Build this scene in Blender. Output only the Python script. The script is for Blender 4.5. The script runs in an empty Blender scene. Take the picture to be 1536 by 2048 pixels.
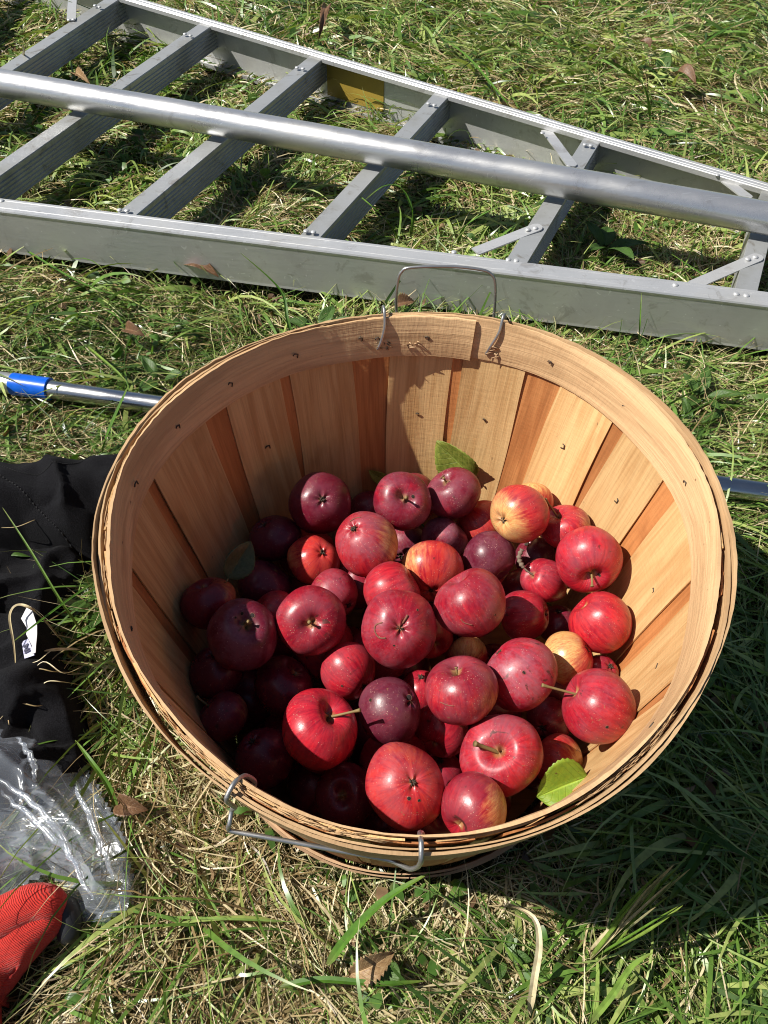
import bpy, bmesh, math, random
import numpy as np
from mathutils import Vector, Matrix
R_ = math.radians
sc = bpy.context.scene
COL = sc.collection
# ------------------------------------------------------------------ camera
CX, CY, CZ, PIT, ROL = -0.023, -0.357, 0.718, R_(50.8), 0.035
cam_d = bpy.data.cameras.new('camera'); cam = bpy.data.objects.new('camera', cam_d); COL.objects.link(cam)
cam_d.sensor_fit = 'VERTICAL'; cam_d.sensor_height = 36.0; cam_d.lens = 36.0 * 1540.0 / 2048.0
cam_d.clip_start = 0.02; cam_d.clip_end = 400
Fv = Vector((0, math.cos(PIT), -math.sin(PIT))); Rv = Vector((1, 0, 0)); Uv = Rv.cross(Fv)
R2 = Rv * math.cos(ROL) + Uv * math.sin(ROL); U2 = Uv * math.cos(ROL) - Rv * math.sin(ROL)
M = Matrix(((R2.x, U2.x, -Fv.x), (R2.y, U2.y, -Fv.y), (R2.z, U2.z, -Fv.z)))
cam.matrix_world = Matrix.Translation((CX, CY, CZ)) @ M.to_4x4()
sc.camera = cam
# ------------------------------------------------------------------ light
SUN_EL, SUN_AZ = R_(49.3), R_(4)      # light travels towards +x, turned SUN_AZ towards +y
trav = Vector((math.cos(SUN_EL) * math.cos(SUN_AZ), math.cos(SUN_EL) * math.sin(SUN_AZ), -math.sin(SUN_EL)))
sd = bpy.data.lights.new('sun', 'SUN'); sd.energy = 5.0; sd.angle = R_(0.53); sd.color = (1.0, 0.955, 0.87)
sun = bpy.data.objects.new('sun', sd); COL.objects.link(sun)
sun.rotation_euler = trav.to_track_quat('-Z', 'Y').to_euler()
w = bpy.data.worlds.new('World'); sc.world = w; w.use_nodes = True
nt = w.node_tree; bg = nt.nodes['Background']; sky = nt.nodes.new('ShaderNodeTexSky'); sky.sky_type = 'NISHITA'
sky.sun_disc = False; sky.sun_elevation = SUN_EL
sky.sun_rotation = math.atan2(-trav.x, -trav.y)
nt.links.new(sky.outputs[0], bg.inputs[0]); bg.inputs[1].default_value = 0.05
sc.view_settings.view_transform = 'Standard'; sc.view_settings.look = 'None'; sc.view_settings.gamma = 1
sc.view_settings.exposure = 0.58
sc.render.engine = 'CYCLES'
sc.cycles.filter_width = 1.05; sc.cycles.max_bounces = 8; sc.cycles.transparent_max_bounces = 24; sc.cycles.transmission_bounces = 6

# ------------------------------------------------------------------ helpers
def at(px, py, z):
    d = Fv + R2 * ((px - 768) / 1540.0) - U2 * ((py - 1024) / 1540.0)
    return Vector((CX, CY, CZ)) + d * ((z - CZ) / d.z)
def tag(o, label=None, cat=None, group=None, kind=None):
    if label: o['label'] = label
    if cat: o['category'] = cat
    if group: o['group'] = group
    if kind: o['kind'] = kind
    return o
def empty(name, loc, label, cat, group=None):
    o = bpy.data.objects.new(name, None); o.location = loc; o.empty_display_size = 0.02
    COL.objects.link(o); return tag(o, label, cat, group)
def mk(name, me, mat=None, parent=None, smooth=True):
    if mat is not None and not me.materials: me.materials.append(mat)
    if smooth and len(me.polygons): me.polygons.foreach_set('use_smooth', [True] * len(me.polygons))
    o = bpy.data.objects.new(name, me); COL.objects.link(o)
    if parent is not None:
        o.parent = parent; o.location = -Vector(parent.location) if parent.type == 'EMPTY' else (0, 0, 0)
    return o
def pydata(name, V, F, uv=None):
    me = bpy.data.meshes.new(name); me.from_pydata([tuple(v) for v in V], [], F); me.update()
    if uv is not None:
        l = me.uv_layers.new(name='UVMap'); vi = np.empty(len(me.loops), np.int32); me.loops.foreach_get('vertex_index', vi)
        l.data.foreach_set('uv', np.asarray(uv, np.float32)[vi].ravel())
    return me
def sharp(o, ang=35):
    me = o.data; bm = bmesh.new(); bm.from_mesh(me)
    for e in bm.edges:
        if len(e.link_faces) == 2 and e.calc_face_angle(0) > R_(ang): e.smooth = False
    bm.to_mesh(me); bm.free()
def slab(name, outer, inner, UVs, mat, parent):
    """outer, inner: [nu][nv] points; closed solid between them"""
    nu, nv = len(outer), len(outer[0]); V = []; uv = []
    for G in (outer, inner):
        for i in range(nu):
            for j in range(nv): V.append(G[i][j]); uv.append(UVs[i][j])
    o = nu * nv; F = []
    I = lambda i, j, k=0: k * o + i * nv + j
    for i in range(nu - 1):
        for j in range(nv - 1):
            F.append((I(i, j), I(i + 1, j), I(i + 1, j + 1), I(i, j + 1)))
            F.append((I(i, j, 1), I(i, j + 1, 1), I(i + 1, j + 1, 1), I(i + 1, j, 1)))
    for i in range(nu - 1):
        F.append((I(i, 0), I(i, 0, 1), I(i + 1, 0, 1), I(i + 1, 0)))
        F.append((I(i, nv - 1), I(i + 1, nv - 1), I(i + 1, nv - 1, 1), I(i, nv - 1, 1)))
    for j in range(nv - 1):
        F.append((I(0, j), I(0, j + 1), I(0, j + 1, 1), I(0, j, 1)))
        F.append((I(nu - 1, j), I(nu - 1, j, 1), I(nu - 1, j + 1, 1), I(nu - 1, j + 1)))
    ob = mk(name, pydata(name, V, F, uv), mat, parent); sharp(ob, 40); return ob
def tube(pts, rad, n=8, cap=True):
    """V, F of a tube along pts; rad number or list"""
    pts = [Vector(p) for p in pts]; m = len(pts)
    if not hasattr(rad, '__len__'): rad = [rad] * m
    V = []; F = []; up = None
    for i, p in enumerate(pts):
        t = (pts[min(i + 1, m - 1)] - pts[max(i - 1, 0)]).normalized()
        if up is None:
            up = Vector((0, 0, 1)) if abs(t.z) < .9 else Vector((1, 0, 0))
        a = t.cross(up).normalized(); up = a.cross(t).normalized()
        for k in range(n):
            th = 2 * math.pi * k / n
            V.append(p + (a * math.cos(th) + up * math.sin(th)) * rad[i])
    for i in range(m - 1):
        for k in range(n):
            F.append((i * n + k, i * n + (k + 1) % n, (i + 1) * n + (k + 1) % n, (i + 1) * n + k))
    if cap:
        F.append(tuple(range(n))[::-1]); F.append(tuple((m - 1) * n + k for k in range(n)))
    return V, F
def spline(P, n=8):
    P = [Vector(p) for p in P]; Q = [P[0]] + P + [P[-1]]; out = []
    for i in range(1, len(Q) - 2):
        a, b, c, d = Q[i - 1:i + 3]
        for k in range(n):
            t = k / n
            out.append(.5 * ((2 * b) + (c - a) * t + (2 * a - 5 * b + 4 * c - d) * t * t + (3 * b - a - 3 * c + d) * t ** 3))
    out.append(P[-1]); return out
def wire(name, pts, rad, mat, parent, n=8):
    V, F = tube(pts, rad, n); return mk(name, pydata(name, V, F), mat, parent)
def vnoise(x, y, s=1.0, seed=0):
    x = np.asarray(x, float) * s + 1000.0; y = np.asarray(y, float) * s + 1000.0
    xi = np.floor(x).astype(np.int64); yi = np.floor(y).astype(np.int64); fx = x - xi; fy = y - yi
    def h(a, b):
        v = (a * 374761393 + b * 668265263 + seed * 974634777) & 0xffffffff
        v = ((v ^ (v >> 13)) * 1274126177) & 0xffffffff
        return ((v ^ (v >> 16)) & 0xffff) / 65535.0
    u = fx * fx * (3 - 2 * fx); v = fy * fy * (3 - 2 * fy)
    return (h(xi, yi) * (1 - u) + h(xi + 1, yi) * u) * (1 - v) + (h(xi, yi + 1) * (1 - u) + h(xi + 1, yi + 1) * u) * v

# ------------------------------------------------------------------ material helpers
class NT:
    def __init__(s, name):
        s.m = bpy.data.materials.new(name); s.m.use_nodes = True; s.t = s.m.node_tree; s.n = s.t.nodes; s.l = s.t.links
        s.b = s.n['Principled BSDF']; s.out = s.n['Material Output']
    def node(s, ty, **kw):
        n = s.n.new(ty)
        for k, v in kw.items(): setattr(n, k, v)
        return n
    def put(s, sock, v):
        if isinstance(v, bpy.types.NodeSocket): s.l.new(v, sock)
        elif isinstance(v, tuple) and len(v) == 3 and sock.type == 'RGBA': sock.default_value = (*v, 1)
        else: sock.default_value = v
    def math(s, op, a, b=0.5, clamp=False):
        n = s.node('ShaderNodeMath', operation=op); n.use_clamp = clamp; s.put(n.inputs[0], a); s.put(n.inputs[1], b); return n.outputs[0]
    def mix(s, f, a, b, blend='MIX'):
        n = s.node('ShaderNodeMix', data_type='RGBA', blend_type=blend); s.put(n.inputs['Factor'], f)
        s.put(n.inputs[6], a); s.put(n.inputs[7], b); return n.outputs[2]
    def noise(s, vec, scale, detail=4, rough=.55, dist=0):
        n = s.node('ShaderNodeTexNoise'); s.put(n.inputs['Scale'], scale); n.inputs['Detail'].default_value = detail
        n.inputs['Roughness'].default_value = rough; n.inputs['Distortion'].default_value = dist
        if vec is not None: s.l.new(vec, n.inputs['Vector'])
        return n.outputs['Fac']
    def ramp(s, v, lo, hi, a=0., b=1.):
        n = s.node('ShaderNodeMapRange'); n.interpolation_type = 'SMOOTHSTEP'
        s.put(n.inputs[0], v); n.inputs[1].default_value = lo; n.inputs[2].default_value = hi; n.inputs[3].default_value = a; n.inputs[4].default_value = b
        return n.outputs[0]
    def coord(s, kind='Object', scale=(1, 1, 1), off=None):
        tc = s.node('ShaderNodeTexCoord'); mp = s.node('ShaderNodeMapping'); s.l.new(tc.outputs[kind], mp.inputs[0])
        mp.inputs['Scale'].default_value = scale
        if off is not None: s.l.new(off, mp.inputs['Location'])
        return mp.outputs[0]
    def attr(s, name, ty='GEOMETRY', out='Fac'):
        n = s.node('ShaderNodeAttribute', attribute_type=ty, attribute_name=name); return n.outputs[out]
    def rnd(s):
        return s.node('ShaderNodeObjectInfo').outputs['Random']
    def bump(s, h, dist=.001, strength=1.0):
        n = s.node('ShaderNodeBump'); n.inputs['Distance'].default_value = dist; n.inputs['Strength'].default_value = strength
        s.l.new(h, n.inputs['Height']); s.l.new(n.outputs[0], s.b.inputs['Normal']); return n.outputs[0]
    def set(s, **kw):
        names = dict(base='Base Color', rough='Roughness', metal='Metallic', spec='Specular IOR Level', sheen='Sheen Weight', coat='Coat Weight',
                     coatr='Coat Roughness', sub='Subsurface Weight')
        for k, v in kw.items(): s.put(s.b.inputs[names[k]], v)
        return s
def wood(name, pale, dark, spot=.5, bd=.0007):
    t = NT(name); r = t.rnd(); off = t.node('ShaderNodeCombineXYZ'); t.put(off.inputs[0], t.math('MULTIPLY', r, 37.)); t.put(off.inputs[1], t.math('MULTIPLY', r, 91.))
    f = t.noise(t.coord('UV', (14, 420, 1), off.outputs[0]), 1, 5, .6, .4)
    g = t.noise(t.coord('UV', (5, 55, 1), off.outputs[0]), 1, 4, .5, 1.2)
    b = t.noise(t.coord('UV', (12, 22, 1), off.outputs[0]), 1, 3, .5)
    fig = t.noise(t.coord('UV', (260, 60, 1), off.outputs[0]), 1, 2, .5)
    c = t.mix(t.ramp(g, .36, .66), pale, dark)
    c = t.mix(t.math('MULTIPLY', t.ramp(f, .40, .72), .38), c, tuple(x * .6 for x in dark))
    c = t.mix(t.math('MULTIPLY', t.ramp(b, .58, .78), .5), c, tuple(x * y for x, y in zip(dark, (.6, .52, .45))))
    sp = t.noise(t.coord('UV', (90, 150, 1), off.outputs[0]), 1, 2, .5)
    c = t.mix(t.math('MULTIPLY', t.ramp(sp, .72, .80), spot), c, (.06, .03, .015))
    hsv = t.node('ShaderNodeHueSaturation'); t.put(hsv.inputs['Value'], t.math('ADD', t.math('MULTIPLY', r, .3), .82)); t.put(hsv.inputs['Saturation'], 1.0)
    t.put(hsv.inputs['Color'], c)
    t.set(base=hsv.outputs[0], rough=.62, spec=.32)
    h = t.math('ADD', t.math('MULTIPLY', f, .7), t.math('MULTIPLY', fig, .5))
    t.bump(h, bd, .8); return t.m
M_PALE = wood('pale_veneer', (.63, .405, .185), (.50, .285, .115))
M_ORANGE = wood('orange_veneer', (.45, .185, .062), (.34, .125, .038), .3)
M_HOOP = wood('hoop_veneer', (.58, .38, .20), (.42, .26, .13), .8, .0012)
M_BARKY = wood('weathered_veneer', (.46, .30, .17), (.30, .18, .10))
def metal(name, base, rough, met=.85, grime=.3, scratch=(3, 160, 160)):
    t = NT(name); v = t.coord('Object', scratch); f = t.noise(v, 1, 4, .6)
    g = t.noise(t.coord('Object', (9, 9, 9)), 1, 5, .6); k = t.noise(t.coord('Object', (70, 70, 70)), 1, 3, .6)
    c = t.mix(t.math('MULTIPLY', t.ramp(g, .45, .75), grime), base, tuple(x * y for x, y in zip(base, (.62, .6, .53))))
    c = t.mix(t.math('MULTIPLY', t.ramp(f, .5, .8), .35), c, tuple(x * .72 for x in base))
    c = t.mix(t.math('MULTIPLY', t.ramp(k, .66, .74), .4), c, tuple(min(1, x * 1.35) for x in base))
    d = t.noise(t.coord('Object', (26, 26, 26)), 1, 5, .7, 1.); s2 = t.noise(t.coord('Object', (14, 300, 60)), 1, 2, .5, 3.)
    c = t.mix(t.math('MULTIPLY', t.ramp(d, .56, .68), grime * .7), c, (.16, .135, .10)); c = t.mix(t.math('MULTIPLY', t.ramp(s2, .68, .73), .5), c, tuple(min(1, x * 1.5) for x in base))
    t.set(base=c, metal=met, rough=t.ramp(g, .2, .8, rough - .08, rough + .16)); t.bump(t.math('ADD', f, t.math('MULTIPLY', d, .6)), .0005, .5); return t.m
M_ALU = metal('weathered_aluminium', (.55, .555, .56), .42, .55, .45)
M_RUNG = metal('grey_aluminium', (.37, .38, .385), .42, .45, .8)
M_TUBE = metal('dull_aluminium_tube', (.62, .62, .62), .29, .8, .3)
M_CHROME = metal('polished_steel', (.52, .52, .52), .17, 1.0, .3)
M_WIRE = metal('galvanised_wire', (.40, .40, .40), .36, .85, .5)
def plain(name, base, rough, spec=.5, **kw):
    t = NT(name); n = t.noise(t.coord('Object', (60, 60, 60)), 1, 4); t.set(base=t.mix(t.ramp(n, .3, .7), base, tuple(x * .75 for x in base)), rough=rough, spec=spec, **kw); return t.m
# ------------------------------------------------------------------ the ground
def gh(x, y):
    r = np.hypot(x, y)
    k = np.clip((r - .19) / .25, 0, 1)
    return k * ((vnoise(x, y, 4.1, 3) - .5) * .022 + (vnoise(x, y, 11., 5) - .5) * .010) - .010
nx = 150; gx = np.concatenate([-np.geomspace(60, 3.2, 14)[:-1], np.linspace(-3.2, 3.2, nx), np.geomspace(3.2, 60, 14)[1:]])
gy = np.concatenate([-np.geomspace(60, 2.2, 14)[:-1], np.linspace(-2.2, 4.2, nx), np.geomspace(4.2, 120, 14)[1:]])
GX, GY = np.meshgrid(gx, gy, indexing='ij'); GZ = gh(GX, GY)
V = np.stack([GX.ravel(), GY.ravel(), GZ.ravel()], 1); ny = len(gy)
F = [(i * ny + j, (i + 1) * ny + j, (i + 1) * ny + j + 1, i * ny + j + 1) for i in range(len(gx) - 1) for j in range(ny - 1)]
t = NT('thatch_soil'); n1 = t.noise(t.coord('Object', (1, 1, 1)), 60, 5, .7); n2 = t.noise(t.coord('Object'), 9, 4)
t.set(base=t.mix(t.ramp(n1, .35, .7), t.mix(t.ramp(n2, .4, .65), (.020, .024, .008), (.045, .033, .016)), (.07, .075, .025)), rough=.95, spec=.1); t.bump(n1, .006, 1)
ground = mk('ground', pydata('ground', V, F), t.m); tag(ground, kind='structure')

# ------------------------------------------------------------------ the basket
RIM = [(-161, .231), (179, .230), (155, .238), (128, .237), (106, .241), (90, .244), (72, .247), (49, .249), (28, .244), (8, .234), (-12, .227), (-24, .227),
       (-39, .226), (-56, .228), (-71, .234), (-88, .238), (-106, .237), (-119, .233), (-136, .226), (-154, .227)]
_a = np.radians([r[0] for r in RIM]); _r = np.array([r[1] for r in RIM])
_B = np.stack([np.ones_like(_a)] + [f(k * _a) for k in range(1, 5) for f in (np.cos, np.sin)], 1); _c = np.linalg.lstsq(_B, _r, rcond=None)[0]
def rim(ph):
    return _c[0] + sum(_c[2 * k - 1] * math.cos(k * ph) + _c[2 * k] * math.sin(k * ph) for k in range(1, 5))
H = .28; RB = .177
def P(ph, z, off):
    """point of the basket wall: angle, height, distance inwards of its outermost face"""
    v = z / H; r = RB + (rim(ph) - RB) * (v ** .92 if v > 0 else 0) - off
    return Vector((r * math.cos(ph), r * math.sin(ph), z))
basket = empty('bushel_basket', (0, 0, 0), 'round wooden bushel basket of thin staves and hoops heaped with red apples', 'basket')
rnd = random.Random(11)
def gap(ph):       # the inner rings stand off the outer hoop on some stretches
    d = math.degrees(ph) % 360
    return .0012 * max(0, math.cos(math.radians(d - 235) * 1.6)) * (abs(d - 235) < 56) + .0018 * max(0, math.cos(math.radians((d - 340 + 180) % 360 - 180) * 1.3)) * (abs((d - 340 + 180) % 360 - 180) < 69)
def stave(pc, wt, wb, off, mat, ztop, bow=0.0, thick=.0013, nm='stave'):
    nu, nv = 18, 7; O = []; I = []; U = []; sd = rnd.random() * 100; L = .285
    jag = [rnd.uniform(-.0022, .0012) for _ in range(nv)]
    for i in range(nu):
        v = i / (nu - 1); z = .004 + (ztop - .004) * v; o_, i_, u_ = [], [], []
        wv = wb + (wt - wb) * v
        for j in range(nv):
            s = (j / (nv - 1) - .5); zz = z + (jag[j] if i == nu - 1 else 0)
            edge = .0009 * math.sin(v * 9 + sd + (3 if s > 0 else 0)) * (abs(s) > .45)
            r0 = rim(pc) * v + RB * (1 - v)
            ph = pc + (s * wv + (edge if s > 0 else -edge)) / r0
            of = off + gap(ph) * v + bow * (4 * s * s - 1) * math.sin(math.pi * v) + .0006 * math.sin(v * 5 + sd)
            # flat strip: middle of the stave lies a little inside the arc
            o_.append(P(ph, zz, of)); i_.append(P(ph, zz, of + thick)); u_.append((v * L, s * wv))
        O.append(o_); I.append(i_); U.append(u_)
    return slab(nm, O, I, U, mat, basket)
pale_edges = [(80.5, 96), (62.5, 78), (39, 54.5), (20.5, 36), (-5.5, 14.5), (-30, -11), (105, 121), (123.8, 138.8), (145, 164.5), (168, 186.6), (191, 213.5),
              (216, 231), (235, 250), (254, 269), (273, 288), (292, 307), (311, 326)]
for k, (a, b) in enumerate(pale_edges):
    c = R_((a + b) / 2); wt = R_(b - a) * .232
    s = stave(c, wt, min(wt * .93, R_(20.0) * .181), .0064 + .0003 * (k % 2), M_PALE, .277 + rnd.uniform(-.001, .002), bow=.0006)
gaps = sorted([(pale_edges[i][0], pale_edges[i][1]) for i in range(len(pale_edges))], key=lambda q: q[0] % 360)
for k in range(len(gaps)):
    a = gaps[k][1] % 360; b = gaps[(k + 1) % len(gaps)][0] % 360
    if b < a: b += 360
    if gaps[k][1] - gaps[k][0] > 0 and a > 300 and b > 360: pass
    c = R_((a + b) / 2); s = stave(c, .060, .054, .0047 + .0003 * (k % 2), M_ORANGE, .276 + rnd.uniform(-.002, .002))
def band(name, a0, a1, z0, z1, off, thick, mat, n=150, rag=.0, step=None, wav=.0012, top=1):
    O = []; I = []; U = []; sd = rnd.random() * 50
    rows = [0, .12, .5, .88, 1]
    for i in range(n + 1):
        u = i / n; ph = R_(a0 + (a1 - a0) * u); o_, i_, u_ = [], [], []
        wz = wav * math.sin(ph * 2.3 + sd) + wav * .6 * math.sin(ph * 5.1 + sd * 2)
        jz = rnd.uniform(-rag, rag); jt = thick * (1 + .35 * math.sin(ph * 7 + sd) + rnd.uniform(-.12, .12))
        ex = step(a0 + (a1 - a0) * u) if step else 0
        for q in rows:
            z = z0 + (z1 - z0) * q + wz + (jz if q == 1 else jz * .3 if q == .88 else 0)
            of = off + ex + gap(ph) * (1 if off > .005 else 0) + .0005 * math.sin(ph * 9 + sd)
            o_.append(P(ph, z, of)); i_.append(P(ph, z, of + jt * (.75 if q in (0, 1) else 1)))
            u_.append((ph * .235, q * (z1 - z0)))
        O.append(o_); I.append(i_); U.append(u_)
    ob = slab(name, O, I, U, mat, basket); return ob
def in_step(d):   # the left end of the inner hoop laps over its start
    return .0034 if d < 104 else .0034 * max(0, 1 - (d - 104) / 16)
hi = band('inner_hoop', 76.3, 461, .243, .2815, .0081, .0024, M_HOOP, 260, .0005, in_step)
h1 = band('outer_hoop', -126, 208, .244, .279, .0025, .0018, M_HOOP, 170, .0005)
h2 = band('outer_hoop', -148, 218, .2425, .2805, .0, .0021, M_HOOP, 190, .0006)
# torn fibres that show along the top between the rings
def fibres(name, a0, a1, off, n, amp):
    V = []; F = []
    for i in range(n):
        d = R_(rnd.uniform(a0, a1)); o = off + gap(d) + rnd.uniform(-.0016, .0016); z = .2775 + rnd.uniform(-.002, .002)
        L = rnd.uniform(.004, .018); p0 = P(d, z, o); p1 = P(d + L / .23 * rnd.choice((-1, 1)), z + rnd.uniform(-.0005, amp), o + rnd.uniform(-.001, .001))
        v, f = tube([p0, (p0 + p1) / 2 + Vector((0, 0, .0006)), p1], [.00028, .00040, .00015], 4); b = len(V); V += v; F += [tuple(x + b for x in q) for q in f]
    o = mk(name, pydata(name, V, F), M_HOOP, basket); tag(o, kind='stuff'); return o
fibres('torn_fibres', -128, -96, .0062, 170, .0008); fibres('torn_fibres', -64, -44, .0062, 120, .0010); fibres('torn_fibres', 110, 232, .0062, 90, .0004)
# splinter tuft standing up on the inner hoop
band('bottom_hoop', -160, 160, .003, .024, -.0036, .0024, M_BARKY, 150, .0008)
band('bottom_hoop', -178, 176, .0015, .034, -.0010, .0024, M_BARKY, 160, .0008)
V = []; F = []
V = [Vector((0, 0, .010))] + [P(2 * math.pi * k / 60, .010, .012) for k in range(60)]; F = [(0, 1 + k, 1 + (k + 1) % 60) for k in range(60)]
uvb = [(v.x, v.y) for v in V]; mk('base_board', pydata('base_board', V, F, uvb), M_ORANGE, basket)
# a broken end of outer hoop sticking out where the front handle hooks on
s = []
def chip(a, z, w_, h_, off, ang):
    c = P(R_(a), z, off); tn = Vector((-math.sin(R_(a)), math.cos(R_(a)), 0)); rd = Vector((math.cos(R_(a)), math.sin(R_(a)), 0)); up = Vector((0, 0, 1))
    O = []; I = []; U = []
    for i in range(4):
        o_ = []; i_ = []; u_ = []
        for j in range(4):
            x = (i / 3 - .5) * w_; y = (j / 3 - .5) * h_ + (.002 * math.sin(i * 2.1) if j in (0, 3) else 0)
            p = c + tn * x + up * y + rd * (ang * (x + w_ / 2))
            o_.append(p); i_.append(p - rd * .0022); u_.append((x, y))
        O.append(o_); I.append(i_); U.append(u_)
    return slab('hoop_end', O, I, U, M_HOOP, basket)
# staples
M_STAPLE = plain('rusty_dark_staple', (.055, .038, .026), .6)
def staple(a, z, off, rot):
    c = P(R_(a), z, off); tn = Vector((-math.sin(R_(a)), math.cos(R_(a)), 0)); up = (P(R_(a), z + .01, off) - c).normalized(); inn = tn.cross(up).normalized()
    if inn.dot(Vector((c.x, c.y, 0))) > 0: inn = -inn
    d1 = tn * math.cos(rot) + up * math.sin(rot); d2 = -tn * math.sin(rot) + up * math.cos(rot)
    q_ = rnd.uniform(.55, .8); pts = [c - (d1 * .0030 + d2 * .0035) * q_ + inn * .0002, c + (d2 * .0015 - d1 * .0024) * q_ + inn * .0009, c + (d1 * .0022 + d2 * .0017) * q_ + inn * .0010, c + (d1 * .0030 - d2 * .0010) * q_ + inn * .0002]
    wire('staple', pts, .00058, M_STAPLE, basket, 5)
for a, z, rt in [(119, .262, .3), (136.5, .262, .5), (153, .26, .2), (171, .262, 0), (186, .26, .1), (103, .266, .2), (99, .264, -.4), (87, .263, .2), (58, .262, .1),
                 (38, .262, -.4), (14.5, .262, -.3), (-2, .262, .2), (-24, .262, -.3), (206, .26, .3), (224, .262, .1), (244, .262, 0), (300, .262, 0), (-45, .262, .1)]:
    staple(a, z, .0106 if not 76 < a < 104 else .0140, rt)
for a, z, rt in [(88, .178, .1), (70, .182, .3), (48, .19, 1.3), (28, .185, 1.5), (131, .18, .1), (2, .18, .2), (-20, .19, .4)]:
    staple(a, z, .0080, rt)
# wire handles
def claw(a, off_in=.0128, side=1):
    A = R_(a); return [P(A + .012 * side, .256, off_in - .001), P(A + .010 * side, .262, off_in + .0018), P(A, .274, off_in + .001), P(A, .2825, off_in - .003), P(A, .2850, .0060), P(A, .2840, .0012),
                       P(A, .280, -.0030), P(A, .268, -.0036)]
a1, a2 = -116.5, -89.2
hf = claw(a1) + [P(R_(a1), .258, -.0036), P(R_(a1 - .6), .252, -.0060), at(459, 1648, .248), at(457, 1655, .243), at(464, 1662, .240)]
hm = [at(464, 1662, .240).lerp(at(760, 1716, .236), k / 5) for k in range(1, 6)]
hb = [at(785, 1722, .237), at(806, 1732, .242), at(822, 1738, .247), P(R_(a2), .254, -.0040)] + claw(a2, .0112)[::-1]
wire('handle', spline(hf + hm + hb, 6), .0015, M_WIRE, basket, 8)
b1, b2 = 97.2, 70.8
pL, pR = at(791, 600, .30), at(989, 612, .30)
yb = rim(R_(84)) + .010
def onwall(px, py, y):     # point of the sight line at a given world y
    d = Fv + R2 * ((px - 768) / 1540.0) - U2 * ((py - 1024) / 1540.0); return Vector((CX, CY, CZ)) + d * ((y - CY) / d.y)
c1 = [P(R_(b1) + .03, .254, .0150), P(R_(b1) + .015, .262, .0158), P(R_(b1), .276, .0153), P(R_(b1), .287, .0120), P(R_(b1), .2885, .0060), P(R_(b1), .283, -.0020), P(R_(b1), .270, -.0040), P(R_(b1 - 1), .262, -.0050)]
c2 = [P(R_(b2) + .035, .252, .0118), P(R_(b2) + .02, .262, .0130), P(R_(b2), .276, .0126), P(R_(b2), .287, .0100), P(R_(b2), .2885, .0060), P(R_(b2), .283, -.0020), P(R_(b2), .270, -.0040), P(R_(b2 + 1), .262, -.0050)]
mid = [onwall(792, 640, yb), onwall(792, 600, yb + .001), onwall(796, 562, yb + .002), onwall(803, 544, yb + .003), onwall(822, 535, yb + .003), onwall(900, 533, yb + .003), onwall(960, 539, yb + .003), onwall(982, 548, yb + .003),
       onwall(990, 566, yb + .002), onwall(990, 605, yb + .001), onwall(987, 650, yb)]
wire('handle', spline(c1 + mid + c2[::-1], 6), .0014, M_WIRE, basket, 8)
# splinters where the wire pierces the hoop
for (a, o_) in ((b1, .0142), (b2, .0112), (b1 - 7, .0142)):
    V = []; F = []
    for k in range(9):
        p0 = P(R_(a) + rnd.uniform(-.02, .03), .256 + rnd.uniform(-.004, .004), o_); p1 = p0 + Vector((rnd.uniform(-.008, .008), -rnd.uniform(.0005, .003), rnd.uniform(-.004, .004)))
        v, f = tube([p0, p1], [.0009, .0003], 4); b = len(V); V += v; F += [tuple(x + b for x in q) for q in f]
    mk('splinters', pydata('splinters', V, F), M_BARKY, basket)

# ------------------------------------------------------------------ the ladder
ladder = empty('orchard_ladder', (0.0, .9, 0), 'grey aluminium orchard ladder lying flat on the grass behind the basket', 'ladder')
ZT = .092
def lerp(a, b, t): return a + (b - a) * t
nA, nB = at(0, 421, ZT), at(1536, 611, ZT); nd = (nB - nA).normalized()
fA, fB = at(270, -6, ZT), at(1536, 366, ZT); fd = (fB - fA).normalized()
def rail(p, q, inward, name, flange=.030, hgt=.082, web=.0032):
    """C channel: web on the outer side, flanges turned inwards, with a small rolled bead"""
    d = (q - p).normalized(); n = Vector((-d.y, d.x, 0)).normalized()
    if n.dot(inward) < 0: n = -n
    sec = [(0, 0), (-.0010, -.0022), (-.0006, -.0050), (0, -.0065), (0, -hgt + .004), (-.0006, -hgt), (flange, -hgt), (flange, -hgt + .009), (flange - .003, -hgt + .009), (flange - .003, -hgt + .004), (web, -hgt + .004), (web, -.004),
           (flange - .003, -.004), (flange - .003, -.009), (flange, -.009), (flange, -.0012), (flange - .0015, 0), (flange - .006, .0), (flange - .0068, -.0009), (flange - .0076, 0), (.0085, 0), (.0077, -.0009), (.0069, 0), (.0012, .0)]
    N = 14; V = []; F = []; m = len(sec)
    for i in range(N + 1):
        c = p.lerp(q, i / N)
        for (x, z) in sec: V.append(c + n * x + Vector((0, 0, z)))
    for i in range(N):
        for k in range(m): F.append((i * m + k, i * m + (k + 1) % m, (i + 1) * m + (k + 1) % m, (i + 1) * m + k))
    o = mk(name, pydata(name, V, F), M_ALU, ladder, smooth=False); return n
nin = rail(nA - nd * .55, nB + nd * .45, Vector((0, 1, 0)), 'side_rail', .034, .073)
fin = rail(fA - fd * .75, fB + fd * .40, Vector((0, -1, 0)), 'side_rail', .024, .092)
def lineat(A, d, P0, dirv):
    """param on line A+d*s where it crosses the ray P0+dirv*t (plan view)"""
    den = d.x * (-dirv.y) + d.y * dirv.x; ex = P0 - A
    return (ex.x * (-dirv.y) + ex.y * dirv.x) / den
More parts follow.
